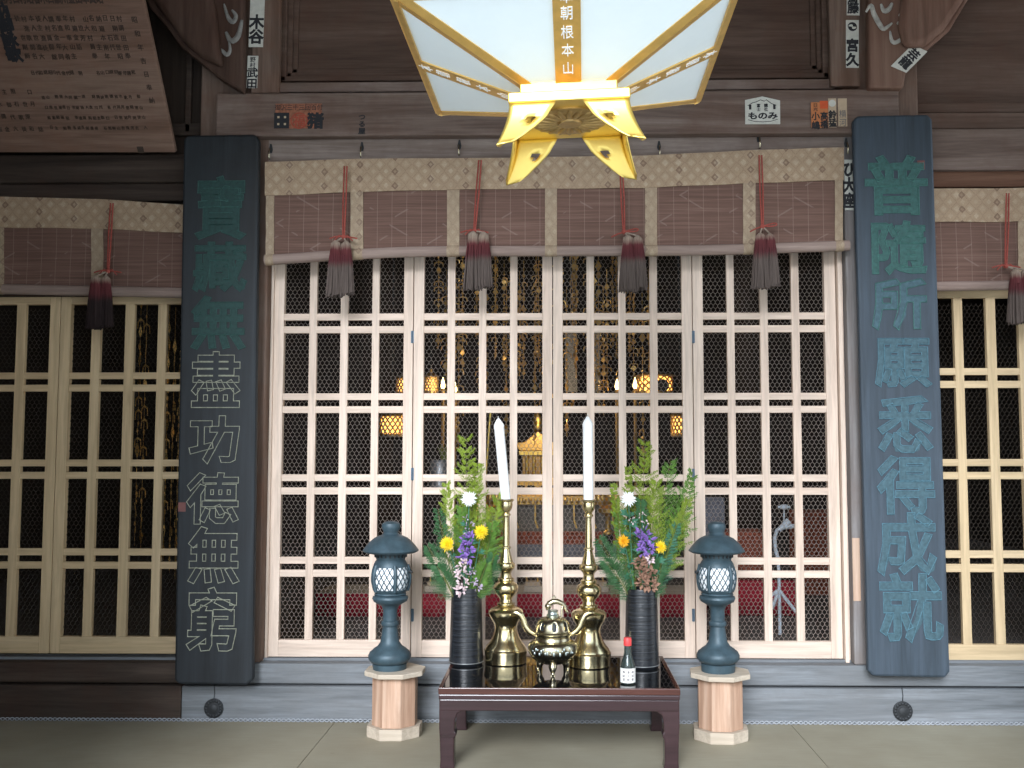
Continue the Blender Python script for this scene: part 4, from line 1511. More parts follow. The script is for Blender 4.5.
def frond(label, vt, off, tip_px, yplane, width, mat, seed, bend=0, dens=1.0, fern=False, low=.30):
    rg = random.Random(seed)
    sp = Spray(label, 'fern_frond' if fern else 'cypress_sprig', 'foliage', vt, 'green sprays in the black vases')
    tip = P(tip_px[0], tip_px[1], yplane)
    a = vt + Vector((off[0], off[1], -.10))
    mid = vt + Vector((off[0] * 1.2, off[1] * 1.2, .02)) + (tip - vt) * .30 + Vector((bend, 0, 0))
    path = bez(a, mid, tip, 22)
    L = (tip - vt).length
    st = MB()
    st.tube(path, [.0030 * (1 - .75 * i / 22) for i in range(23)], 5)
    st.build('stem', MT['twig'], sp.t, 60, world=True)
    lf = MB()
    nrm0 = Vector((rg.uniform(-.5, .5), -1, rg.uniform(-.2, .3))).normalized()

    def at(u):
        f = u * 22
        i = min(int(f), 21)
        return path[i].lerp(path[i + 1], f - i), (path[i + 1] - path[i]).normalized()
    n = int((19 if fern else 24) * dens)
    for i in range(n):
        u = low + (1 - low) * i / n
        p, d = at(u)
        for sgn in ((-1, 1) if fern or rg.random() < .8 else (rg.choice((-1, 1)),)):
            sd = d.cross(nrm0).normalized() * sgn
            ang = R(rg.uniform(35, 58)) if not fern else R(62)
            bd = (d * math.cos(ang) + sd * math.sin(ang) + nrm0 * rg.uniform(-.35, .35)).normalized()
            w = (i / n - 0) if False else (1 - (u - low) / (1 - low))
            bl = width * (.25 + .75 * min(1, w * 1.35)) * rg.uniform(.45, 1.25) * (min(1, .5 + (u - low) / (1 - low) * 4) if not fern else 1)
            k = 9 if fern else 8
            droop = Vector((0, 0, rg.uniform(-.10, .14))) * bl
            for j in range(k):
                q = (j + .6) / k
                pp = p + bd * bl * q + droop * q * q
                if fern:
                    ln = .024 * (1.1 - q * .5)
                    for s2 in (-1, 1):
                        dd = (bd + d * s2 * .75 + nrm0 * rg.uniform(-.2, .2)).normalized()
                        lf.leaflet(pp, dd, nrm0, ln, .0024)
                else:
                    ln = rg.uniform(.009, .017)
                    dd = (bd + d * .25 + Vector((rg.uniform(-.35, .35), rg.uniform(-.35, .35), rg.uniform(-.25, .3)))).normalized()
                    lf.leaflet(pp, dd, nrm0, ln * 1.2, .0042)
                    for s2 in (-1, 1):
                        dd = (bd * .8 + bd.cross(nrm0) * s2 * .75 + nrm0 * rg.uniform(-.3, .3)).normalized()
                        lf.leaflet(pp, dd, nrm0, ln * (1.3 - q * .5), .0038)
    lf.build('leaves', MT[mat], sp.t, None, world=True, fix=False)
    return sp.t


def bloom_stalk(sp, vt, c, off, mat='leaf_blue', leaves=5, seed=0, r=.0028):
    rg = random.Random(seed)
    a = vt + Vector((off[0], off[1], -.10))
    path = bez(a, vt + Vector((off[0], off[1], .03)) * 1 + (c - vt) * .25, c, 14)
    m = MB()
    m.tube(path, r, 6)
    m.build('stem', MT['leaf_blue'], sp.t, 60, world=True)
    if leaves:
        m = MB()
        for i in range(leaves):
            u = rg.uniform(.45, .95)
            p = path[int(u * 14)]
            a_ = rg.uniform(-1.2, 1.2) + (PI if rg.random() < .5 else 0)
            d = Vector((math.cos(a_), -.35 - rg.random() * .3, rg.uniform(-.2, .7))).normalized()
            ln = rg.uniform(.035, .062)
            m.leaflet(p, d, Vector((rg.uniform(-.4, .4), -1, .5)).normalized(), ln, ln * .42)
            for s2 in (-1, 1):
                m.leaflet(p + d * ln * .35, (d + d.cross(Vector((0, -1, 0))) * s2 * .8).normalized(), Vector((0, -1, .4)), ln * .5, ln * .22)
        m.build('leaves', MT[mat], sp.t, None, world=True, fix=False)


def mum(label, name, vt, off, px, yp, rad, mat, seed, face=(0, -1, .25), layers=4, leaves=5, short=False, group='cut flowers in the black vases'):
    rg = random.Random(seed)
    sp = Spray(label, name, 'flower', vt, group)
    c = P(px[0], px[1], yp)
    bloom_stalk(sp, vt, c + Vector((0, .012, -.004)), off, 'leaf_blue', leaves, seed)
    n = Vector(face).normalized()
    e1 = n.cross(Vector((0, 0, 1))).normalized()
    e2 = e1.cross(n)
    m = MB()
    for L in range(layers):
        k = 20 - L * 3
        ln = rad * (1 - .17 * L)
        el = .08 + L * .33
        for i in range(k):
            a = 2 * PI * (i + .5 * (L % 2)) / k + rg.uniform(-.08, .08)
            out = (e1 * math.cos(a) + e2 * math.sin(a))
            d = (out * math.cos(el) + n * math.sin(el)).normalized()
            m.leaflet(c + n * .004 * L, d, n, ln * rg.uniform(.85, 1.08), rad * .26)
    m.build('petals', MT[mat], sp.t, None, world=True, fix=False)
    MB().ball(c + n * .006, rad * .26, 10, 8).build('flower_head', MT[mat], sp.t, 60, world=True)
    return sp.t


def cluster(label, name, vt, off, pts, yp, r, mat, seed, n=26, leaves=0, petal=.02, flat=.5):
    """ruffled blossom cluster packed round the given photo points"""
    rg = random.Random(seed)
    sp = Spray(label, name, 'flower', vt, 'cut flowers in the black vases')
    top = P(pts[0][0], pts[0][1], yp)
    bloom_stalk(sp, vt, top, off, 'leaf_blue', leaves, seed)
    m = MB()
    for px, py in pts:
        c = P(px, py, yp)
        for i in range(n):
            d = Vector((rg.gauss(0, 1), -abs(rg.gauss(0, .8)), rg.gauss(0, 1))).normalized()
            p = c + Vector((d.x * r, d.y * r * flat, d.z * r)) * rg.uniform(.3, 1)
            dd = (d + Vector((rg.uniform(-.6, .6), -.2, rg.uniform(-.6, .6)))).normalized()
            m.leaflet(p, dd, Vector((rg.uniform(-1, 1), rg.uniform(-1, 0), rg.uniform(-1, 1))).normalized(), petal * rg.uniform(.7, 1.2), petal * .62)
    m.build('petals', MT[mat], sp.t, None, world=True, fix=False)
    return sp.t


yl, yr = vl.y, vr.y
# left vase
frond('tallest yellow green cypress sprig in the left vase', vl, (.0, .03), (466, 436), yl + .03, .125, 'leaf_yellow', 1, -.004)
frond('yellow green cypress sprig leaning to the candle from the left vase', vl, (.02, .02), (499, 492), yl + .02, .105, 'leaf_yellow', 2, .03)
frond('yellow green cypress sprig left of the white bloom in the left vase', vl, (-.015, .02), (446, 483), yl + .02, .085, 'leaf_yellow', 3, -.02)
frond('yellow green cypress sprig behind the white bloom in the left vase', vl, (.005, .035), (478, 462), yl + .035, .10, 'leaf_yellow', 4, .01)
frond('fresh green cypress sprig low behind the candlestick from the left vase', vl, (.025, .015), (493, 522), yl + .015, .10, 'leaf_mid', 5, .02)
frond('deep green fern frond reaching furthest left from the left vase', vl, (-.03, -.005), (427, 545), yl - .01, .062, 'leaf_dark', 6, -.02, 1, True)
frond('deep green fern frond upright at the left of the left vase', vl, (-.025, .01), (438, 508), yl + .01, .06, 'leaf_dark', 7, -.03, 1, True)
frond('deep green fern frond hanging over the right rim of the left vase', vl, (.03, -.015), (494, 556), yl - .03, .068, 'leaf_dark', 8, .03, 1, True, .2)
frond('short deep green fern frond low at the left rim of the left vase', vl, (-.03, -.03), (437, 566), yl - .04, .062, 'leaf_dark', 9, -.02, 1, True, .2)
frond('short deep green fern frond low over the front right rim of the left vase', vl, (.02, -.035), (487, 563), yl - .05, .055, 'leaf_mid', 10, .02, 1, True, .25)
mum('white chrysanthemum at the front of the left vase', 'chrysanthemum', vl, (0, -.02), (469, 499), yl - .045, .041, 'white_petal', 1)
mum('yellow chrysanthemum low at the left of the left vase', 'chrysanthemum', vl, (-.02, -.02), (447.5, 544), yl - .06, .040, 'yellow_petal', 2, (-.4, -1, .1), 4, 3)
mum('yellow chrysanthemum at the right of the left vase', 'chrysanthemum', vl, (.02, -.02), (481, 532), yl - .05, .038, 'yellow_petal', 3, (.15, -1, .3), 4, 3)
cluster('purple ruffled blossom in the middle of the left vase', 'purple_blossom', vl, (0, -.03), [(468, 541), (468, 549), (467, 557)], yl - .06, .030, 'purple_petal', 4, 20, 3, .03)
cluster('slim lilac flower spike above the purple blossom in the left vase', 'lilac_spike', vl, (.005, -.025), [(466.5, 518), (470, 524), (467, 531)], yl - .05, .016, 'lilac_petal', 5, 9, 2, .014)
cluster('pale pink blossoms drooping over the front rim of the left vase', 'pink_blossom', vl, (-.005, -.035), [(464, 565), (461.5, 574), (464, 583), (461, 590)], yl - .075, .022, 'pink_petal', 6, 16, 0, .026)
cluster('small pink buds over the rim at the right front of the left vase', 'pink_buds', vl, (.015, -.035), [(472, 571), (474.5, 582), (477, 587)], yl - .07, .014, 'lilac_petal', 16, 10, 0, .018)
frond('mid green cypress sprig filling the heart of the left vase', vl, (.0, .0), (462, 508), yl + .0, .085, 'leaf_mid', 11, -.01)
frond('olive green cypress sprig behind the two yellow blooms in the left vase', vl, (.01, .01), (473, 488), yl + .012, .095, 'leaf_yellow', 12, .0)
# right vase
frond('mid green cypress sprig filling the heart of the right vase', vr, (.0, .0), (641, 500), yr + .0, .085, 'leaf_dark', 41, -.01)
frond('olive green cypress sprig behind the purple bloom in the right vase', vr, (.01, .015), (657, 480), yr + .015, .105, 'leaf_yellow', 42, .01)
frond('tallest yellow green cypress sprig in the right vase', vr, (.0, .03), (645, 440), yr + .03, .12, 'leaf_yellow', 21, 0)
frond('yellow green cypress sprig left of the tallest in the right vase', vr, (-.015, .025), (628, 466), yr + .025, .09, 'leaf_yellow', 22, -.01)
frond('thin yellow green cypress sprig furthest left in the right vase', vr, (-.02, .02), (613, 483), yr + .02, .055, 'leaf_yellow', 23, -.02)
frond('yellow green cypress sprig right of the tallest in the right vase', vr, (.015, .03), (671, 459), yr + .03, .11, 'leaf_mid', 24, .01)
frond('fresh green cypress sprig reaching the hinge at the right of the right vase', vr, (.025, .02), (693, 472), yr + .02, .10, 'leaf_mid', 25, .03)
frond('fresh green cypress sprig arching out furthest right from the right vase', vr, (.03, .01), (689, 499), yr + .01, .09, 'leaf_yellow', 26, .035)
frond('deep green fern frond reaching furthest left from the right vase', vr, (-.025, -.01), (598, 538), yr - .01, .072, 'leaf_dark', 27, -.02, 1, True)
frond('deep green fern frond low at the left rim of the right vase', vr, (-.025, -.02), (604, 560), yr - .03, .066, 'leaf_dark', 28, -.02, 1, True, .2)
frond('deep green fern frond pointing up right beside the yellow bloom of the right vase', vr, (.025, 0), (677, 523), yr, .05, 'leaf_blue', 29, .02, 1, True)
frond('short deep green fern frond at the right rim of the right vase', vr, (.02, -.03), (662, 560), yr - .04, .055, 'leaf_dark', 30, .02, 1, True, .25)
frond('upright deep green fern frond at the left front of the right vase', vr, (-.02, -.01), (617, 512), yr, .05, 'leaf_mid', 31, -.02, 1, True)
mum('white chrysanthemum at the front of the right vase', 'chrysanthemum', vr, (-.03, -.02), (628.5, 499), yr - .04, .039, 'white_petal', 31, (0, -1, .2), 4, 10)
mum('amber chrysanthemum facing left in the right vase', 'chrysanthemum', vr, (-.025, -.015), (624, 541), yr - .045, .034, 'amber_petal', 32, (-.6, -1, -.2), 4, 4)
mum('yellow chrysanthemum nodding at the right of the right vase', 'chrysanthemum', vr, (.02, -.02), (660.5, 547), yr - .05, .033, 'yellow_petal', 33, (.4, -1, .1), 5, 3)
cluster('purple ruffled blossom in the middle of the right vase', 'purple_blossom', vr, (.005, -.03), [(644, 536), (648, 543), (646, 549)], yr - .06, .032, 'purple_petal', 34, 22, 4, .03)
cluster('small white flower spike above the purple blossom in the right vase', 'white_spike', vr, (.01, -.02), [(642, 515), (645, 523), (633, 521)], yr - .045, .014, 'pink_petal', 35, 8, 4, .013)
cluster('withered brown blossoms over the front rim of the right vase', 'withered_blossom', vr, (.005, -.035), [(640, 562), (648, 563), (641, 572), (650, 574), (644, 582), (651, 585)], yr - .07, .021, 'brown_petal', 36, 20, 0, .030)
cluster('single pale pink bud above the withered blossoms of the right vase', 'pink_bud', vr, (.012, -.03), [(650, 559)], yr - .095, .012, 'pink_petal', 37, 14, 0, .018)

# ================================================================== BRONZE LANTERNS AND WOODEN STANDS
def octagon(r):
    return [(r * math.cos(PI / 8 + k * PI / 4), r * math.sin(PI / 8 + k * PI / 4)) for k in range(8)]


def stand(px, label, row_foot, row_top, rot):
    y = PYZ(row_foot, FZ, px) + .118
    c = Vector((PX(px, y, 700), y, FZ))
    t = thing('octagonal_wooden_stand', label, 'stand', c, 'pair of octagonal wooden stands', None, (0, 0, rot))
    zt = P(px, row_top, y).z - FZ
    m = MB().vprism(octagon(.130), 0, .05)
    m.build('base_slab', MT['stand_top'], t, None, .003)
    m = MB().vprism(octagon(.106), .05, zt - .022)
    m.build('column', MT['stand_col'], t, None, .002)
    m = MB().vprism(octagon(.143), zt - .022, zt)
    m.build('top_slab', MT['stand_top'], t, None, .003)
    return Vector((c.x, y, FZ + zt))


def bronze_lantern(base, label, rot, knob):
    t = thing('bronze_lantern', label, 'lantern', base, 'pair of bronze lanterns on wooden stands', None, (0, 0, rot))
    _, foot, dd = Q(base)
    s = dd / 1000
    SZ = (P(555, 521, base.y).z - base.z) / (foot - 521)
    zr = lambda row: max(0, (foot - row) * SZ)
    bot = [(675, 16.6), (663.2, 17.2), (662.5, 16), (661.5, 18.5), (658.5, 21), (655, 21.4), (651.5, 19.8), (649.5, 17), (648.8, 16.6), (646, 12.4), (642, 9.6), (636, 8.6), (626.5, 7.4), (625.6, 8.6), (623.5, 9), (621.5, 8.6), (620.6, 7.2), (610, 7.2), (606, 9), (603.5, 13), (601.5, 16.6), (598.5, 18), (596.5, 17.4), (595.2, 15), (594.4, 16.2), (593, 15.4)]
    MB().lathe([(hw * s, zr(r_)) for r_, hw in bot], 44).build('pedestal', MT['bronze'], t, 38)
    R_ = lambda row: (16.2 + 3.2 * math.sin(PI * min(1, max(0, (593 - row) / 30)))) * s
    MB().lathe([(R_(593) * .9, zr(593.4)), (R_(591), zr(591)), (R_(589), zr(589.6)), (R_(589) * .93, zr(589.4))], 44).build('lower_ring', MT['bronze'], t, 40)
    MB().lathe([(R_(567) * .93, zr(567)), (R_(567), zr(566.8)), (R_(564.5), zr(564)), (15.4 * s, zr(561.6)), (14.2 * s, zr(560)), (15.2 * s, zr(557)), (16.4 * s, zr(553.6)), (15 * s, zr(552))], 44).build('upper_ring', MT['bronze'], t, 40)
    MB().lathe([(R_(590) * .93, zr(590)), (R_(584) * .95, zr(584)), (R_(578) * .955, zr(578)), (R_(571) * .95, zr(571)), (R_(567) * .93, zr(566))], 36).build('white_lining', MT['frost'], t, 50)['label'] = 'white paper lining behind the lattice'
    for k in range(5):
        a = 2 * PI * k / 5
        m = MB()
        pts = [(R_(r_) * 1.0 * math.cos(a), R_(r_) * 1.0 * math.sin(a), zr(r_)) for r_ in (591, 588, 583, 578, 573, 568, 565)]
        m.tube(pts, 1.9 * s, 8)
        m.build('rib', MT['bronze'], t, 60)
    m = MB()
    nn = 21
    for sg in (-1, 1):
        for k in range(nn):
            a0 = 2 * PI * k / nn
            pts = []
            for i in range(9):
                row = 590 - 23.5 * i / 8
                a = a0 + sg * (i / 8) * .75
                zig = 1
                pts.append((R_(row) * .985 * math.cos(a), R_(row) * .985 * math.sin(a), zr(row)))
            m.tube(pts, .5 * s, 4)
    m.build('diamond_lattice', MT['bronze'], t, 60)
    roof = [(14.5, 553.6), (17, 554), (24.6, 553), (27.6, 551.6), (28.2, 550.6), (27.0, 549), (24.4, 545.6), (20.6, 541.4), (16.5, 538), (12, 535.9), (9.6, 535.2), (8.4, 534.4), (7.4, 533), (7.6, 531.4), (9.2, 528.6), (9.4, 526), (8.8, 523.6), (6.4, 522), (3.6, 521.4), (1, 521.2)]
    rf = MB().lathe([(hw * s, zr(r_)) for hw, r_ in roof[:11]], 44).build('roof', MT['bronze'], t, 40)
    MB().lathe([(hw * s, zr(r_)) for hw, r_ in roof[10:]], 32).build('finial', MT['bronze'], t, 40)
    m = MB()
    for k in range(22):
        a = 2 * PI * k / 22
        m.box(-.6 * s, .6 * s, -1 * s, .4 * s, 0, 3.2 * s, Matrix.Translation((16.0 * s * math.cos(a), 16.0 * s * math.sin(a), zr(557.2))) @ Matrix.Rotation(a - PI / 2, 4, 'Z'))
    m.build('vent_slots', MT['iron'], t)
    a = knob - rot
    m = MB()
    kx, ky = R_(572) * math.cos(a), R_(572) * math.sin(a)
    m.tube([(kx, ky, zr(572)), (kx * 1.12, ky * 1.12, zr(572))], 1.0 * s, 8)
    m.ball((kx * 1.14, ky * 1.14, zr(572)), 1.7 * s, 10, 8)
    m.build('door_knob', MT['iron'], t, 60)
    return t


b1 = stand(395, 'octagonal wooden stand under the left bronze lantern', 741.5, 668.5, 0)
b2 = stand(720, 'octagonal wooden stand under the right bronze lantern', 745, 671, R(-6))
bronze_lantern(b1 + Vector((PX(391.8, b1.y) - b1.x, 0, 0)), 'dark bronze lantern with white lattice windows on the left wooden stand', R(-66.5), R(-8))
bronze_lantern(b2 + Vector((PX(715.5, b2.y) - b2.x, 0, 0)), 'dark bronze lantern with white lattice windows on the right wooden stand', R(-125), R(188))

# ================================================================== INSIDE THE HALL
ZI = .29
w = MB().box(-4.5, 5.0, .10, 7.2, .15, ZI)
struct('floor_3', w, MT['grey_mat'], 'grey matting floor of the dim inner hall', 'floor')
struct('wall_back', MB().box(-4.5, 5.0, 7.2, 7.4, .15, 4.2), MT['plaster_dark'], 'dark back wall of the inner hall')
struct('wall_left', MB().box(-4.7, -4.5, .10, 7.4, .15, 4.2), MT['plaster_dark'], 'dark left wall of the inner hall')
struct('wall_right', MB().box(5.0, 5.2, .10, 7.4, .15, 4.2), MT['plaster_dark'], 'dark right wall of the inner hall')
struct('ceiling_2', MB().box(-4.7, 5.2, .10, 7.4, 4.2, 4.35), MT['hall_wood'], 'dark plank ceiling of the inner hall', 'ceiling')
for i, (x, lab) in enumerate(((-1.6, 'dark round column inside the hall, left of the altar'), (1.75, 'dark round column inside the hall, right of the altar'))):
    m = MB().lathe([(.15, ZI), (.15, 4.2)], 24, (x, 4.0, 0))
    struct('trim_%d' % (22 + i), m, MT['hall_wood'], lab, 'column', 0, 40)

struct('wall_front_right', MB().box(PX(1197, 0), 5.2, -.05, .10, FZ, 3.9), MT['post'], 'dark plank wall beyond the right side doors')
struct('wall_front_end', MB().box(-4.7, PX(-87, 0), -.05, .10, FZ, 3.9), MT['post'], 'dark plank wall beyond the left side doors')
# porch
struct('ceiling', MB().box(XL - 1.6, XR + .4, -3.5, .12, 3.9, 4.0), MT['rafters'], 'dark plank ceiling of the porch', 'ceiling')
struct('wall_side', MB().box(XL - .2, XL, -2.58, .0, -.05, 3.9), MT['post'], 'dark plank side wall at the left end of the porch')
struct('wall_light_block', MB().box(XL - 1.6, -1.98, -2.67, -2.6, -.05, 3.9), MT['post'], 'unseen plank screen added in the left of the porch to block light')  # out of view, added to keep light off the left bay
struct('wall_light_block_2', MB().box(1.88, XR + 1.6, -2.67, -2.6, -.05, 3.9), MT['post'], 'unseen plank screen added in the right of the porch to block light')  # out of view, added to dim the right bay
struct('trim_24', MB().box(XL - 1.6, XR + .4, -3.45, -3.3, 3.66, 3.95), MT['post'], 'unseen eave beam added over the porch steps to shade the upper wall', 'beam', .01)  # out of view, added to cut sky and sun from the upper beams


def cloth_table(name, label, x0, x1, y0, y1, z0, z1, cloth, edge, seed):
    t = thing(name, label, 'table', ((x0 + x1) / 2, y0, z0))
    rg = random.Random(seed)
    m = MB()
    n = 70
    for k, z in enumerate((z0 + .005, z1)):
        for i in range(n + 1):
            x = x0 + (x1 - x0) * i / n
            m.v.append((x, y0 + (.012 * math.sin(i * 1.7) + .006 * math.sin(i * 3.1) if k == 0 else 0), z))
    for i in range(n):
        m.f.append((i, i + 1, n + 1 + i + 1, n + 1 + i))
    o = m.build('cloth_front', cloth, t, 60, world=True)
    o.modifiers.new('thickness', 'SOLIDIFY').thickness = .006
    MB().box(x0, x1, y0 + .016, y1, z1 - .03, z1).build('table_top', edge, t, None, .004, world=True)
    for sx in (x0 + .04, x1 - .04):
        for sy in (y0 + .06, y1 - .04):
            MB().box(sx - .025, sx + .025, sy - .025, sy + .025, z0, z1 - .03).build('leg', MT['lacquer_leg'], t, world=True)
    return t


yT = 1.3
zT = PZ(594, yT)
cloth_table('red_draped_table', 'long low table with crimson cloth inside the central doors', PX(318, yT), PX(705, yT), yT, yT + .45, ZI, zT, MT['red_cloth'], MT['stand_top'], 1)
cloth_table('red_draped_table', 'low table with crimson cloth inside the right hand door', PX(712, yT), PX(800, yT), yT + .1, yT + .5, ZI, PZ(582, yT), MT['red_cloth'], MT['lacquer_red'], 2)
m = MB().box(PX(718, 2.1), PX(770, 2.1), 2.1, 2.5, ZI, PZ(532, 2.1))
o = m.build('brocade_chest', MT['brocade_red'], None, None, .02)
tag(o, 'red and gold brocade covered chest deep inside the right hand door', 'chest')
m = MB().box(PX(800, 2.3), PX(846, 2.3), 2.3, 2.7, ZI, PZ(512, 2.3))
o = m.build('brocade_chest', MT['brocade_red'], None, None, .02)
tag(o, 'taller brocade covered chest inside, near the right door post', 'chest')
m = MB().box(PX(690, 1.75), PX(728, 1.75), 1.9, 2.0, ZI, PZ(498, 1.75))
o = m.build('grey_screen', MT['blue_cloth'], None, None, .01)
tag(o, 'slate grey standing screen inside behind the right bronze lantern', 'screen')

# altar in steps behind the candlesticks
yA = 3.0
t = thing('altar', 'stepped gold and brocade altar inside the hall behind the candlesticks', 'altar', (0.0, yA, ZI))
xa, xb = PX(468, yA), PX(622, yA)
for k, (r0, r1, mat, dy, nm) in enumerate(((562, 600, 'hall_wood', 0, 'plinth'), (545, 562, 'blue_cloth', .02, 'slate_tier'), (532, 545, 'brocade_red', .04, 'brocade_tier'), (505, 532, 'brocade_grey', .06, 'grey_brocade_tier'), (496, 505, 'gold_flat', .0, 'gilded_rail'))):
    MB().box(xa, xb, yA + dy, yA + .9, max(ZI, PZ(r1, yA)), PZ(r0, yA)).build(nm, MT[mat], t, None, .006, world=True)
m = MB()
for k in range(26):
    x = xa + (xb - xa) * (k + .5) / 26
    m.ball((x, yA - .012, PZ(500.5, yA)), .018, 8, 6, (1, .6, 1.3))
m.build('gilded_petal_row', MT['gold_flat'], t, 50, world=True)
for k in range(8):
    x = xa + (xb - xa) * (k + .5) / 8
    m = MB()
    m.tube([(x, yA - .02, PZ(505, yA)), (x, yA - .03, PZ(520, yA)), (x + .02, yA - .03, PZ(528, yA))], .008, 6)
    m.build('gilded_pendant', MT['gold_flat'], t, 50, world=True)
zA = PZ(496, yA)


def gilt(name, label, cat, px, py0, py1, hw, yy, prof, mat='gold_flat', seg=20, grp=None):
    """turned gilded piece between two photo rows"""
    c = P(px, py1, yy)
    h = P(px, py0, yy).z - c.z
    s = (yy + 5) / 1000
    t = thing(name, label, cat, c, grp)
    MB().lathe([(max(.0005, r_ * hw * s), u * h) for u, r_ in prof], seg).build('body', MT[mat], t, 40)
    return t


# cabinets and lotus stands in gold on the altar
t = thing('gilded_shrine', 'gilded shrine box with openwork doors on the altar', 'shrine', P(538, 496, yA + .3))
o_ = t.location
yy = yA + .3
MB().box(PX(515, yy), PX(561, yy), yy, yy + .3, PZ(496, yy), PZ(478, yy)).build('base', MT['gold_flat'], t, None, .006, world=True)
m = MB()
for px in (521, 531, 545, 555):
    m.ball(P(px, 486.5, yy) + Vector((0, -.004, 0)), .034, 10, 6, (1, .3, .35))
m.build('dark_openings', MT['iron'], t, 50, world=True)
MB().box(PX(522, yy), PX(554, yy), yy + .03, yy + .28, PZ(478, yy), PZ(455, yy)).build('cabinet', MT['gold_dark'], t, None, .006, world=True)
m = MB()
for px in (527, 534, 542, 549):
    m.tube([P(px, 477, yy + .02), P(px, 457, yy + .02)], .014, 8)
m.box(PX(519, yy), PX(557, yy), yy, yy + .3, PZ(455, yy), PZ(451, yy))
m.build('pillars', MT['gold'], t, 50, world=True)
m = MB()
ro = [(PX(512, yy), PZ(443, yy)), (PX(520, yy), PZ(451, yy)), (PX(556, yy), PZ(451, yy)), (PX(564, yy), PZ(443, yy)), (PX(552, yy), PZ(442, yy)), (PX(538, yy), PZ(431, yy)), (PX(524, yy), PZ(442, yy))]
m.prism(ro, yy, yy + .3)
m.build('roof', MT['gold_flat'], t, None, .008, world=True)
m = MB()
m.lathe([(.02, 0), (.05, .02), (.03, .06), (.045, .10), (.01, .17)], 14, P(538, 432, yy + .15))
m.build('finial', MT['gold'], t, 50, world=True)


def lotus(px, lab):
    c = P(px, 534, 2.2)
    s = 7.2 / 1000
    t = thing('gilded_lotus_stand', lab, 'lotus ornament', c, 'gilded lotus stands before the altar')
    zz = lambda row: (534 - row) * s
    MB().lathe([(5 * s, zz(534)), (5 * s, zz(532)), (2.8 * s, zz(530)), (2.4 * s, zz(518)), (4 * s, zz(515)), (9 * s, zz(513)), (9.4 * s, zz(509)), (6 * s, zz(508)), (4 * s, zz(506))], 18).build('stem', MT['gold_flat'], t, 40)
    m = MB()
    for k in range(9):
        a = 2 * PI * k / 9
        m.tube([(0, 0, zz(507)), (6 * s * math.cos(a), 6 * s * math.sin(a), zz(504)), (10 * s * math.cos(a), 10 * s * math.sin(a), zz(497)), (9 * s * math.cos(a), 9 * s * math.sin(a), zz(493))], [.01, .03, .022, .004], 8, .5)
    m.build('petals', MT['gold_flat'], t, 50)
    MB().box(-5 * s, 5 * s, -5 * s, 5 * s, ZI - c.z, 0).build('pedestal', MT['hall_wood'], t)


lotus(608, 'gilded lotus stand inside, just right of the right candlestick')
lotus(489, 'gilded lotus stand inside, just left of the left candlestick')
CUP = [(0, .7), (.05, .8), (.1, .4), (.4, .3), (.55, .8), (.7, 1), (.9, .95), (1, .7)]
VAS = [(0, .8), (.04, .85), (.5, 1), (.9, .95), (1, 1.0)]
tp = zT
m = thing('pewter_urn', 'dull grey cylinder urn inside the door beside the left cypress sprigs', 'urn', P(440, 594, 1.5))
zz = P(440, 460, 1.5).z - m.location.z
MB().lathe([(.03, 0), (.03, zz - .22)], 12).build('post', MT['hall_wood'], m)
MB().lathe([(.07, zz - .22), (.072, zz - .2), (.07, zz - .01), (.062, zz)], 24).build('body', MT['grey_metal'], m, 40)
t = thing('dry_sprig', 'brown dry sprig standing in the grey urn inside', 'sprig', P(444, 461, 1.5))
mm = MB()
for k in range(7):
    mm.tube([(0, 0, -.02), (.008 * (k - 3), 0, .05), (.014 * (k - 3), .01, .09 + .012 * (k % 3))], .004, 5)
mm.build('stalks', MT['twig'], t, 60)
# slim gilded pole
a, b_ = P(490.5, 412, .8), P(486, 473, .8)
m = MB().tube([a, b_, Vector((b_.x - .02, b_.y, ZI))], .008, 8)
o = m.build('gilded_pole', MT['gold'], None, 60)
tag(o, 'slim gilded pole standing inside behind the left candle', 'pole')

# lamps, lit
def lattice_lamp(label, px, py, w, h, yy, hole, grp):
    c = P(px, py, yy)
    s = (yy + 5) / 1000
    w, h = w * s / 2, h * s / 2
    t = thing('lit_hall_lantern', label, 'lantern', c, grp)
    MB().lathe([(w * .86, -h), (w * .97, -h * .7), (w, 0), (w * .97, h * .7), (w * .86, h)], 24).build('glowing_shade', MT['lamp'], t, 50)
    m = MB()
    n = 14
    for sg in (-1, 1):
        for k in range(n):
            a0 = 2 * PI * k / n
            m.tube([(w * 1.03 * math.cos(a0 + sg * u), w * 1.03 * math.sin(a0 + sg * u), -h + 2 * h * u / 1.2) for u in (0, .3, .6, .9, 1.2)], .006, 5)
    for zz in (-h, h):
        m.lathe([(w * .9, zz - .012), (w * 1.06, zz - .008), (w * 1.06, zz + .008), (w * .9, zz + .012)], 24)
    m.build('gilded_cage', MT['gold_dark'], t, 50)
    if hole:
        m = MB().lathe([(w * .36, 0), (w * .36, .012), (.001, .014)], 20, (0, 0, 0), True, Matrix.Translation((w * .35, -w * .98, -h * .25)) @ Matrix.Rotation(PI / 2, 4, 'X'))
        m.build('round_crest', MT['iron'], t, 50)
    m = MB().lathe([(w * 1.25, h), (w * .9, h * 1.25), (w * .2, h * 1.6), (.01, h * 2.0)], 20)
    m.build('cap', MT['gold_dark'], t, 50)
    m = MB().tube([(0, 0, h * 1.9), (0, 0, 4.2 - c.z)], .006, 6)
    m.build('chain', MT['iron'], t)
    return t


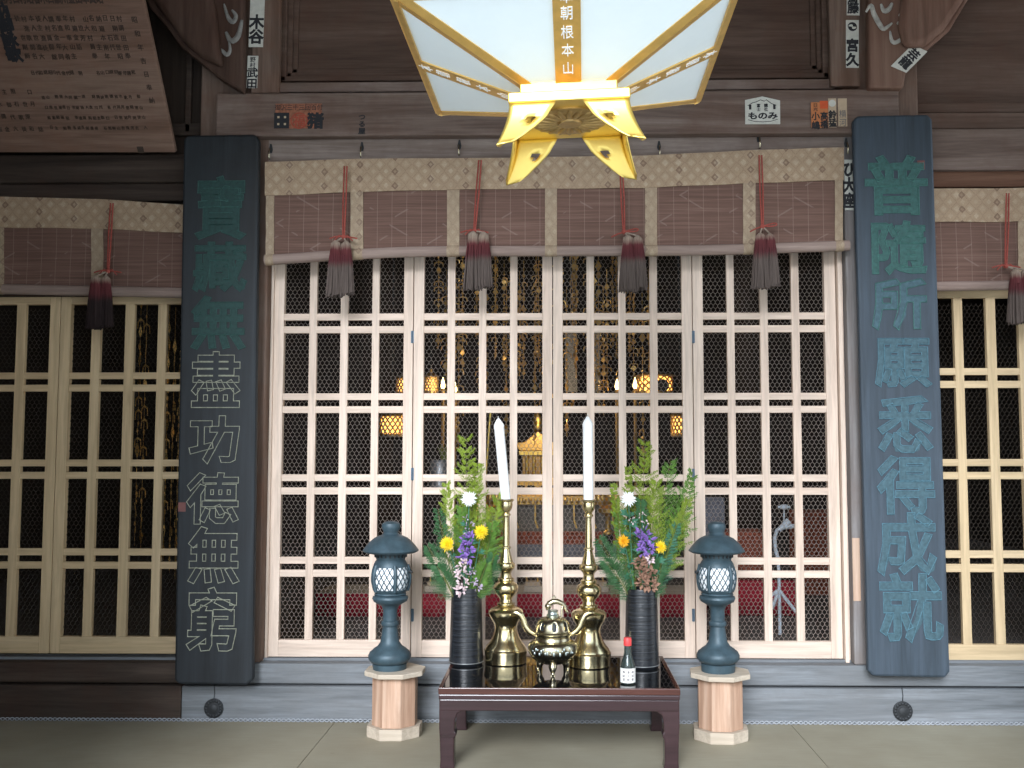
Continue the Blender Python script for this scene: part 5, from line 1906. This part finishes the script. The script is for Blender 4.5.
LG = 'lit lanterns inside the hall'
lattice_lamp('lit amber lantern inside, seen above the left bronze lantern', 392, 425.5, 23, 20, 2.4, False, LG)
lattice_lamp('lit amber lantern inside, low, beside the right inner hinges', 680, 425.5, 17, 20, 2.6, False, LG)
lattice_lamp('lit amber lantern inside with dark round crest, above the right vase', 655, 384.5, 34, 17, 2.6, True, LG)
lattice_lamp('lit amber lantern inside, above the cypress of the left vase', 431, 385, 14, 16, 2.6, False, LG)
lattice_lamp('lit amber lantern inside, half behind the meeting stiles of the left doors', 404, 386, 15, 16, 2.8, False, LG)


def bulb(label, px, py, yy):
    c = P(px, py, yy)
    s = (yy + 5) / 1000
    t = thing('candle_bulb', label, 'lamp', c, 'flame shaped bulbs inside the hall')
    MB().lathe([(1.2 * s, -5 * s), (2.2 * s, -3 * s), (2.0 * s, 0), (1.0 * s, 4 * s), (.1 * s, 7 * s)], 14).build('flame', MT['flame'], t, 50)
    MB().lathe([(3 * s, -7 * s), (1.4 * s, -5 * s), (1.4 * s, -4.6 * s)], 14).build('holder', MT['gold_dark'], t, 50)
    MB().tube([(0, 0, -7 * s), (0, 0, ZI - c.z)], .012, 8).build('post', MT['gold_dark'], t)


bulb('flame shaped bulb inside, left of the lantern with the dark crest', 635, 384, 2.5)
bulb('flame shaped bulb inside, second left of the lantern with the dark crest', 617, 385, 2.55)
bulb('flame shaped bulb inside, above the left cypress sprigs', 443, 384, 2.5)
bulb('flame shaped bulb inside, further right above the left cypress sprigs', 455, 388, 2.55)

# gilded pendant strands of the canopy
rp = random.Random(12)
proto = []
for v in range(5):
    m = MB()
    z = 0
    rg = random.Random(40 + v)
    while z > -1.0:
        k = rg.random()
        if k < .45:
            m.ball((rg.uniform(-.006, .006), 0, z), rg.uniform(.008, .014), 6, 5)
            z -= .03
        elif k < .8:
            a = rg.uniform(0, PI)
            r_ = rg.uniform(.018, .034)
            m.prism([(0, -r_), (r_ * .8, 0), (r_ * .3, r_), (-r_ * .3, r_), (-r_ * .8, 0)], -.003, .003, Matrix.Translation((0, 0, z)) @ Matrix.Rotation(a, 4, 'Z') @ Matrix.Rotation(rg.uniform(-.5, .5), 4, 'X'))
            z -= .06
        else:
            for s2 in (-1, 1):
                m.tube([(0, 0, z), (s2 * .03, .01, z - .01), (s2 * .035, .01, z - .04)], .005, 5)
            z -= .055
    m.tube([(0, 0, .15), (0, 0, -1.0)], .0025, 4)
    o = m.build('gilded_pendant_strand', MT['gold_flat'], None, 50)
    proto.append(o)
cnt = 0
for yy, x0, x1, n in ((2.0, 440, 650, 15), (2.6, 430, 655, 16), (3.3, 470, 640, 12)):
    for i in range(n):
        px = x0 + (x1 - x0) * (i + rp.uniform(.2, .8)) / n
        zt = P(px, rp.uniform(215, 330), yy).z
        v = rp.randrange(5)
        if cnt < 5:
            o = proto[cnt]
        else:
            o = proto[v].copy()
            COL.objects.link(o)
        o.location = (PX(px, yy), yy + rp.uniform(-.12, .12), zt)
        o.rotation_euler = (0, 0, rp.uniform(0, 6))
        o.scale = (1, 1, rp.uniform(.75, 1.15))
        tag(o, 'gilded pendant strand hanging in the dim hall behind the central doors', 'pendant', 'gilded canopy strands in the hall')
        cnt += 1
for i, px in enumerate((137, 143, 166, 172, 178)):
    o = proto[i].copy()
    COL.objects.link(o)
    yy = 1.6 + .12 * i
    o.location = (PX(px, yy), yy, P(px, 305 + 12 * i, yy).z)
    o.scale = (.6, .6, 1.6)
    tag(o, 'gilded pendant strand hanging in the dark behind the left side door', 'pendant', 'gilded strands behind the left side door')
# canopy the strands hang from
t = thing('gilded_canopy', 'dim gilded canopy hanging over the altar inside the hall', 'canopy', P(545, 228, 3.5))
m = MB()
m.lathe([(.68, .0), (.72, .05), (.68, .10), (.4, .2), (.1, .32)], 8)
m.build('canopy_roof', MT['gold_dark'], t, 30)
m = MB()
m.lathe([(.66, -.10), (.68, -.08), (.68, 0), (.66, 0)], 8)
m.build('fringe_band', MT['brocade_red'], t, 30)
MB().tube([(0, 0, .3), (0, 0, 4.2 - t.location.z)], .01, 6).build('chain', MT['iron'], t)

# standing figure behind and grey banner
for px, lab in ((571, 'narrow grey banner hanging inside, right of the door meeting line'), (594, 'narrow grey banner hanging inside, behind the right candle')):
    c = P(px, 330, 3.2)
    m = MB()
    hh = c.z - P(px, 392, 3.2).z
    m.tube([(0, 0, 0), (0, 0, 4.2 - c.z)], .004, 5)
    m.box(-.05, .05, -.004, .004, -hh, 0)
    m.tube([(-.06, 0, 0), (.06, 0, 0)], .01, 8)
    o = m.build('grey_banner', MT['brocade_grey'], None)
    o.location = c
    tag(o, lab, 'banner', 'narrow banners inside the hall')

# microphone stand at the right
xm = .95
t = thing('microphone_stand', 'pale boom microphone stand inside the right hand door', 'microphone stand', P(781, 600, .75))
m = MB()
q = lambda a, b_: P(a, b_, .75)
m.tube([q(779, 561), q(775.5, 550), q(774.5, 538), q(777, 530), q(783, 527)], .011, 8)
m.tube([q(778, 561), q(779, 575), Vector((q(779, 575).x, .75, ZI))], .010, 8)
m.build('stand_pole', MT['white_paint'], t, 60, world=True)
m = MB()
m.tube([q(779, 530), q(789, 521)], [.014, .022], 8)
m.tube([q(783, 527), q(795, 526)], [.016, .012], 8)
m.build('boom', MT['white_paint'], t, 60, world=True)
m = MB()
m.ball(q(784, 507), .022, 10, 8, (1.3, 1, .7))
m.tube([q(778, 507), q(790, 507)], .007, 6)
m.tube([q(784, 509), q(784, 524)], .005, 6)
m.build('microphone', MT['white_paint'], t, 60, world=True)
m = MB()
for d in ((765, 600), (772, 608), (796, 612)):
    m.tube([q(779, 590), P(d[0], d[1], .70)], .010, 8)
m.build('tripod_feet', MT['white_paint'], t, 60, world=True)
# lit things on the red table
for i, (px, w_, lab) in enumerate(((598, 20, 'small pale book box on the crimson table, right of the right candlestick'), (533, 18, 'small pale book box on the crimson table, behind the incense burner'), (437, 22, 'small pale book box on the crimson table, left of the left vase'))):
    c = P(px, 594, 1.45)
    c.z = zT
    s = 6.45 / 1000
    t = thing('scripture_box', lab, 'box', c, 'scripture boxes on the crimson table')
    MB().box(-w_ / 2 * s, w_ / 2 * s, -.06, .06, 0, .035).build('case', MT['stand_top'], t, None, .004)
    MB().box(-w_ / 2.4 * s, w_ / 2.4 * s, -.05, .05, .035, .06).build('folded_book', MT['paper_tan'], t, None, .004)
    MB().tube([(-.04, -.02, .06), (-.04, -.02, .11), (.03, -.02, .11), (.03, -.02, .06)], .006, 6).build('bell_handle', MT['gold_flat'], t, 50)

# ================================================================== LIGHT
wd = bpy.data.worlds.new('sky')
SC.world = wd
wd.use_nodes = True
nt = wd.node_tree
bg = nt.nodes['Background']
tc = nt.nodes.new('ShaderNodeTexCoord')
sp = nt.nodes.new('ShaderNodeSeparateXYZ')
nt.links.new(tc.outputs['Generated'], sp.inputs[0])
rm = nt.nodes.new('ShaderNodeValToRGB')
rm.color_ramp.elements[0].position = .0
rm.color_ramp.elements[0].color = (.92, .97, 1.0, 1)
rm.color_ramp.elements[1].position = .8
rm.color_ramp.elements[1].color = (.62, .80, 1.0, 1)
nt.links.new(sp.outputs[2], rm.inputs['Fac'])
nt.links.new(rm.outputs['Color'], bg.inputs['Color'])
bg.inputs['Strength'].default_value = 2.1

for nm, pos, en in (('left_bulb_light', P(449, 380, 2.3), 3), ('right_bulb_light', P(626, 380, 2.3), 3), ('altar_light', P(538, 415, 2.75), 8)):
    pl_ = bpy.data.lights.new(nm, 'POINT')
    pl_.energy = en
    pl_.color = (1.0, .78, .5)
    pl_.shadow_soft_size = .06
    po = bpy.data.objects.new(nm, pl_)
    COL.objects.link(po)
    po.location = pos
sl = bpy.data.lights.new('hazy_sun', 'SUN')
sl.energy = 4.6
sl.angle = R(26)
sl.color = (.94, .98, 1.05)
so = bpy.data.objects.new('hazy_sun', sl)
COL.objects.link(so)
so.location = (-1.5, -8, 5)
so.rotation_euler = Vector((math.sin(R(11)) * math.cos(R(25)), math.cos(R(11)) * math.cos(R(25)), -math.sin(R(25)))).to_track_quat('-Z', 'Y').to_euler()

SC.view_settings.view_transform = 'Standard'
SC.view_settings.look = 'None'
SC.view_settings.gamma = 1
SC.view_settings.use_curve_mapping = False
SC.view_settings.exposure = 0.0
SC.cycles.use_denoising = True
SC.cycles.max_bounces = 8
bpy.context.view_layer.update()
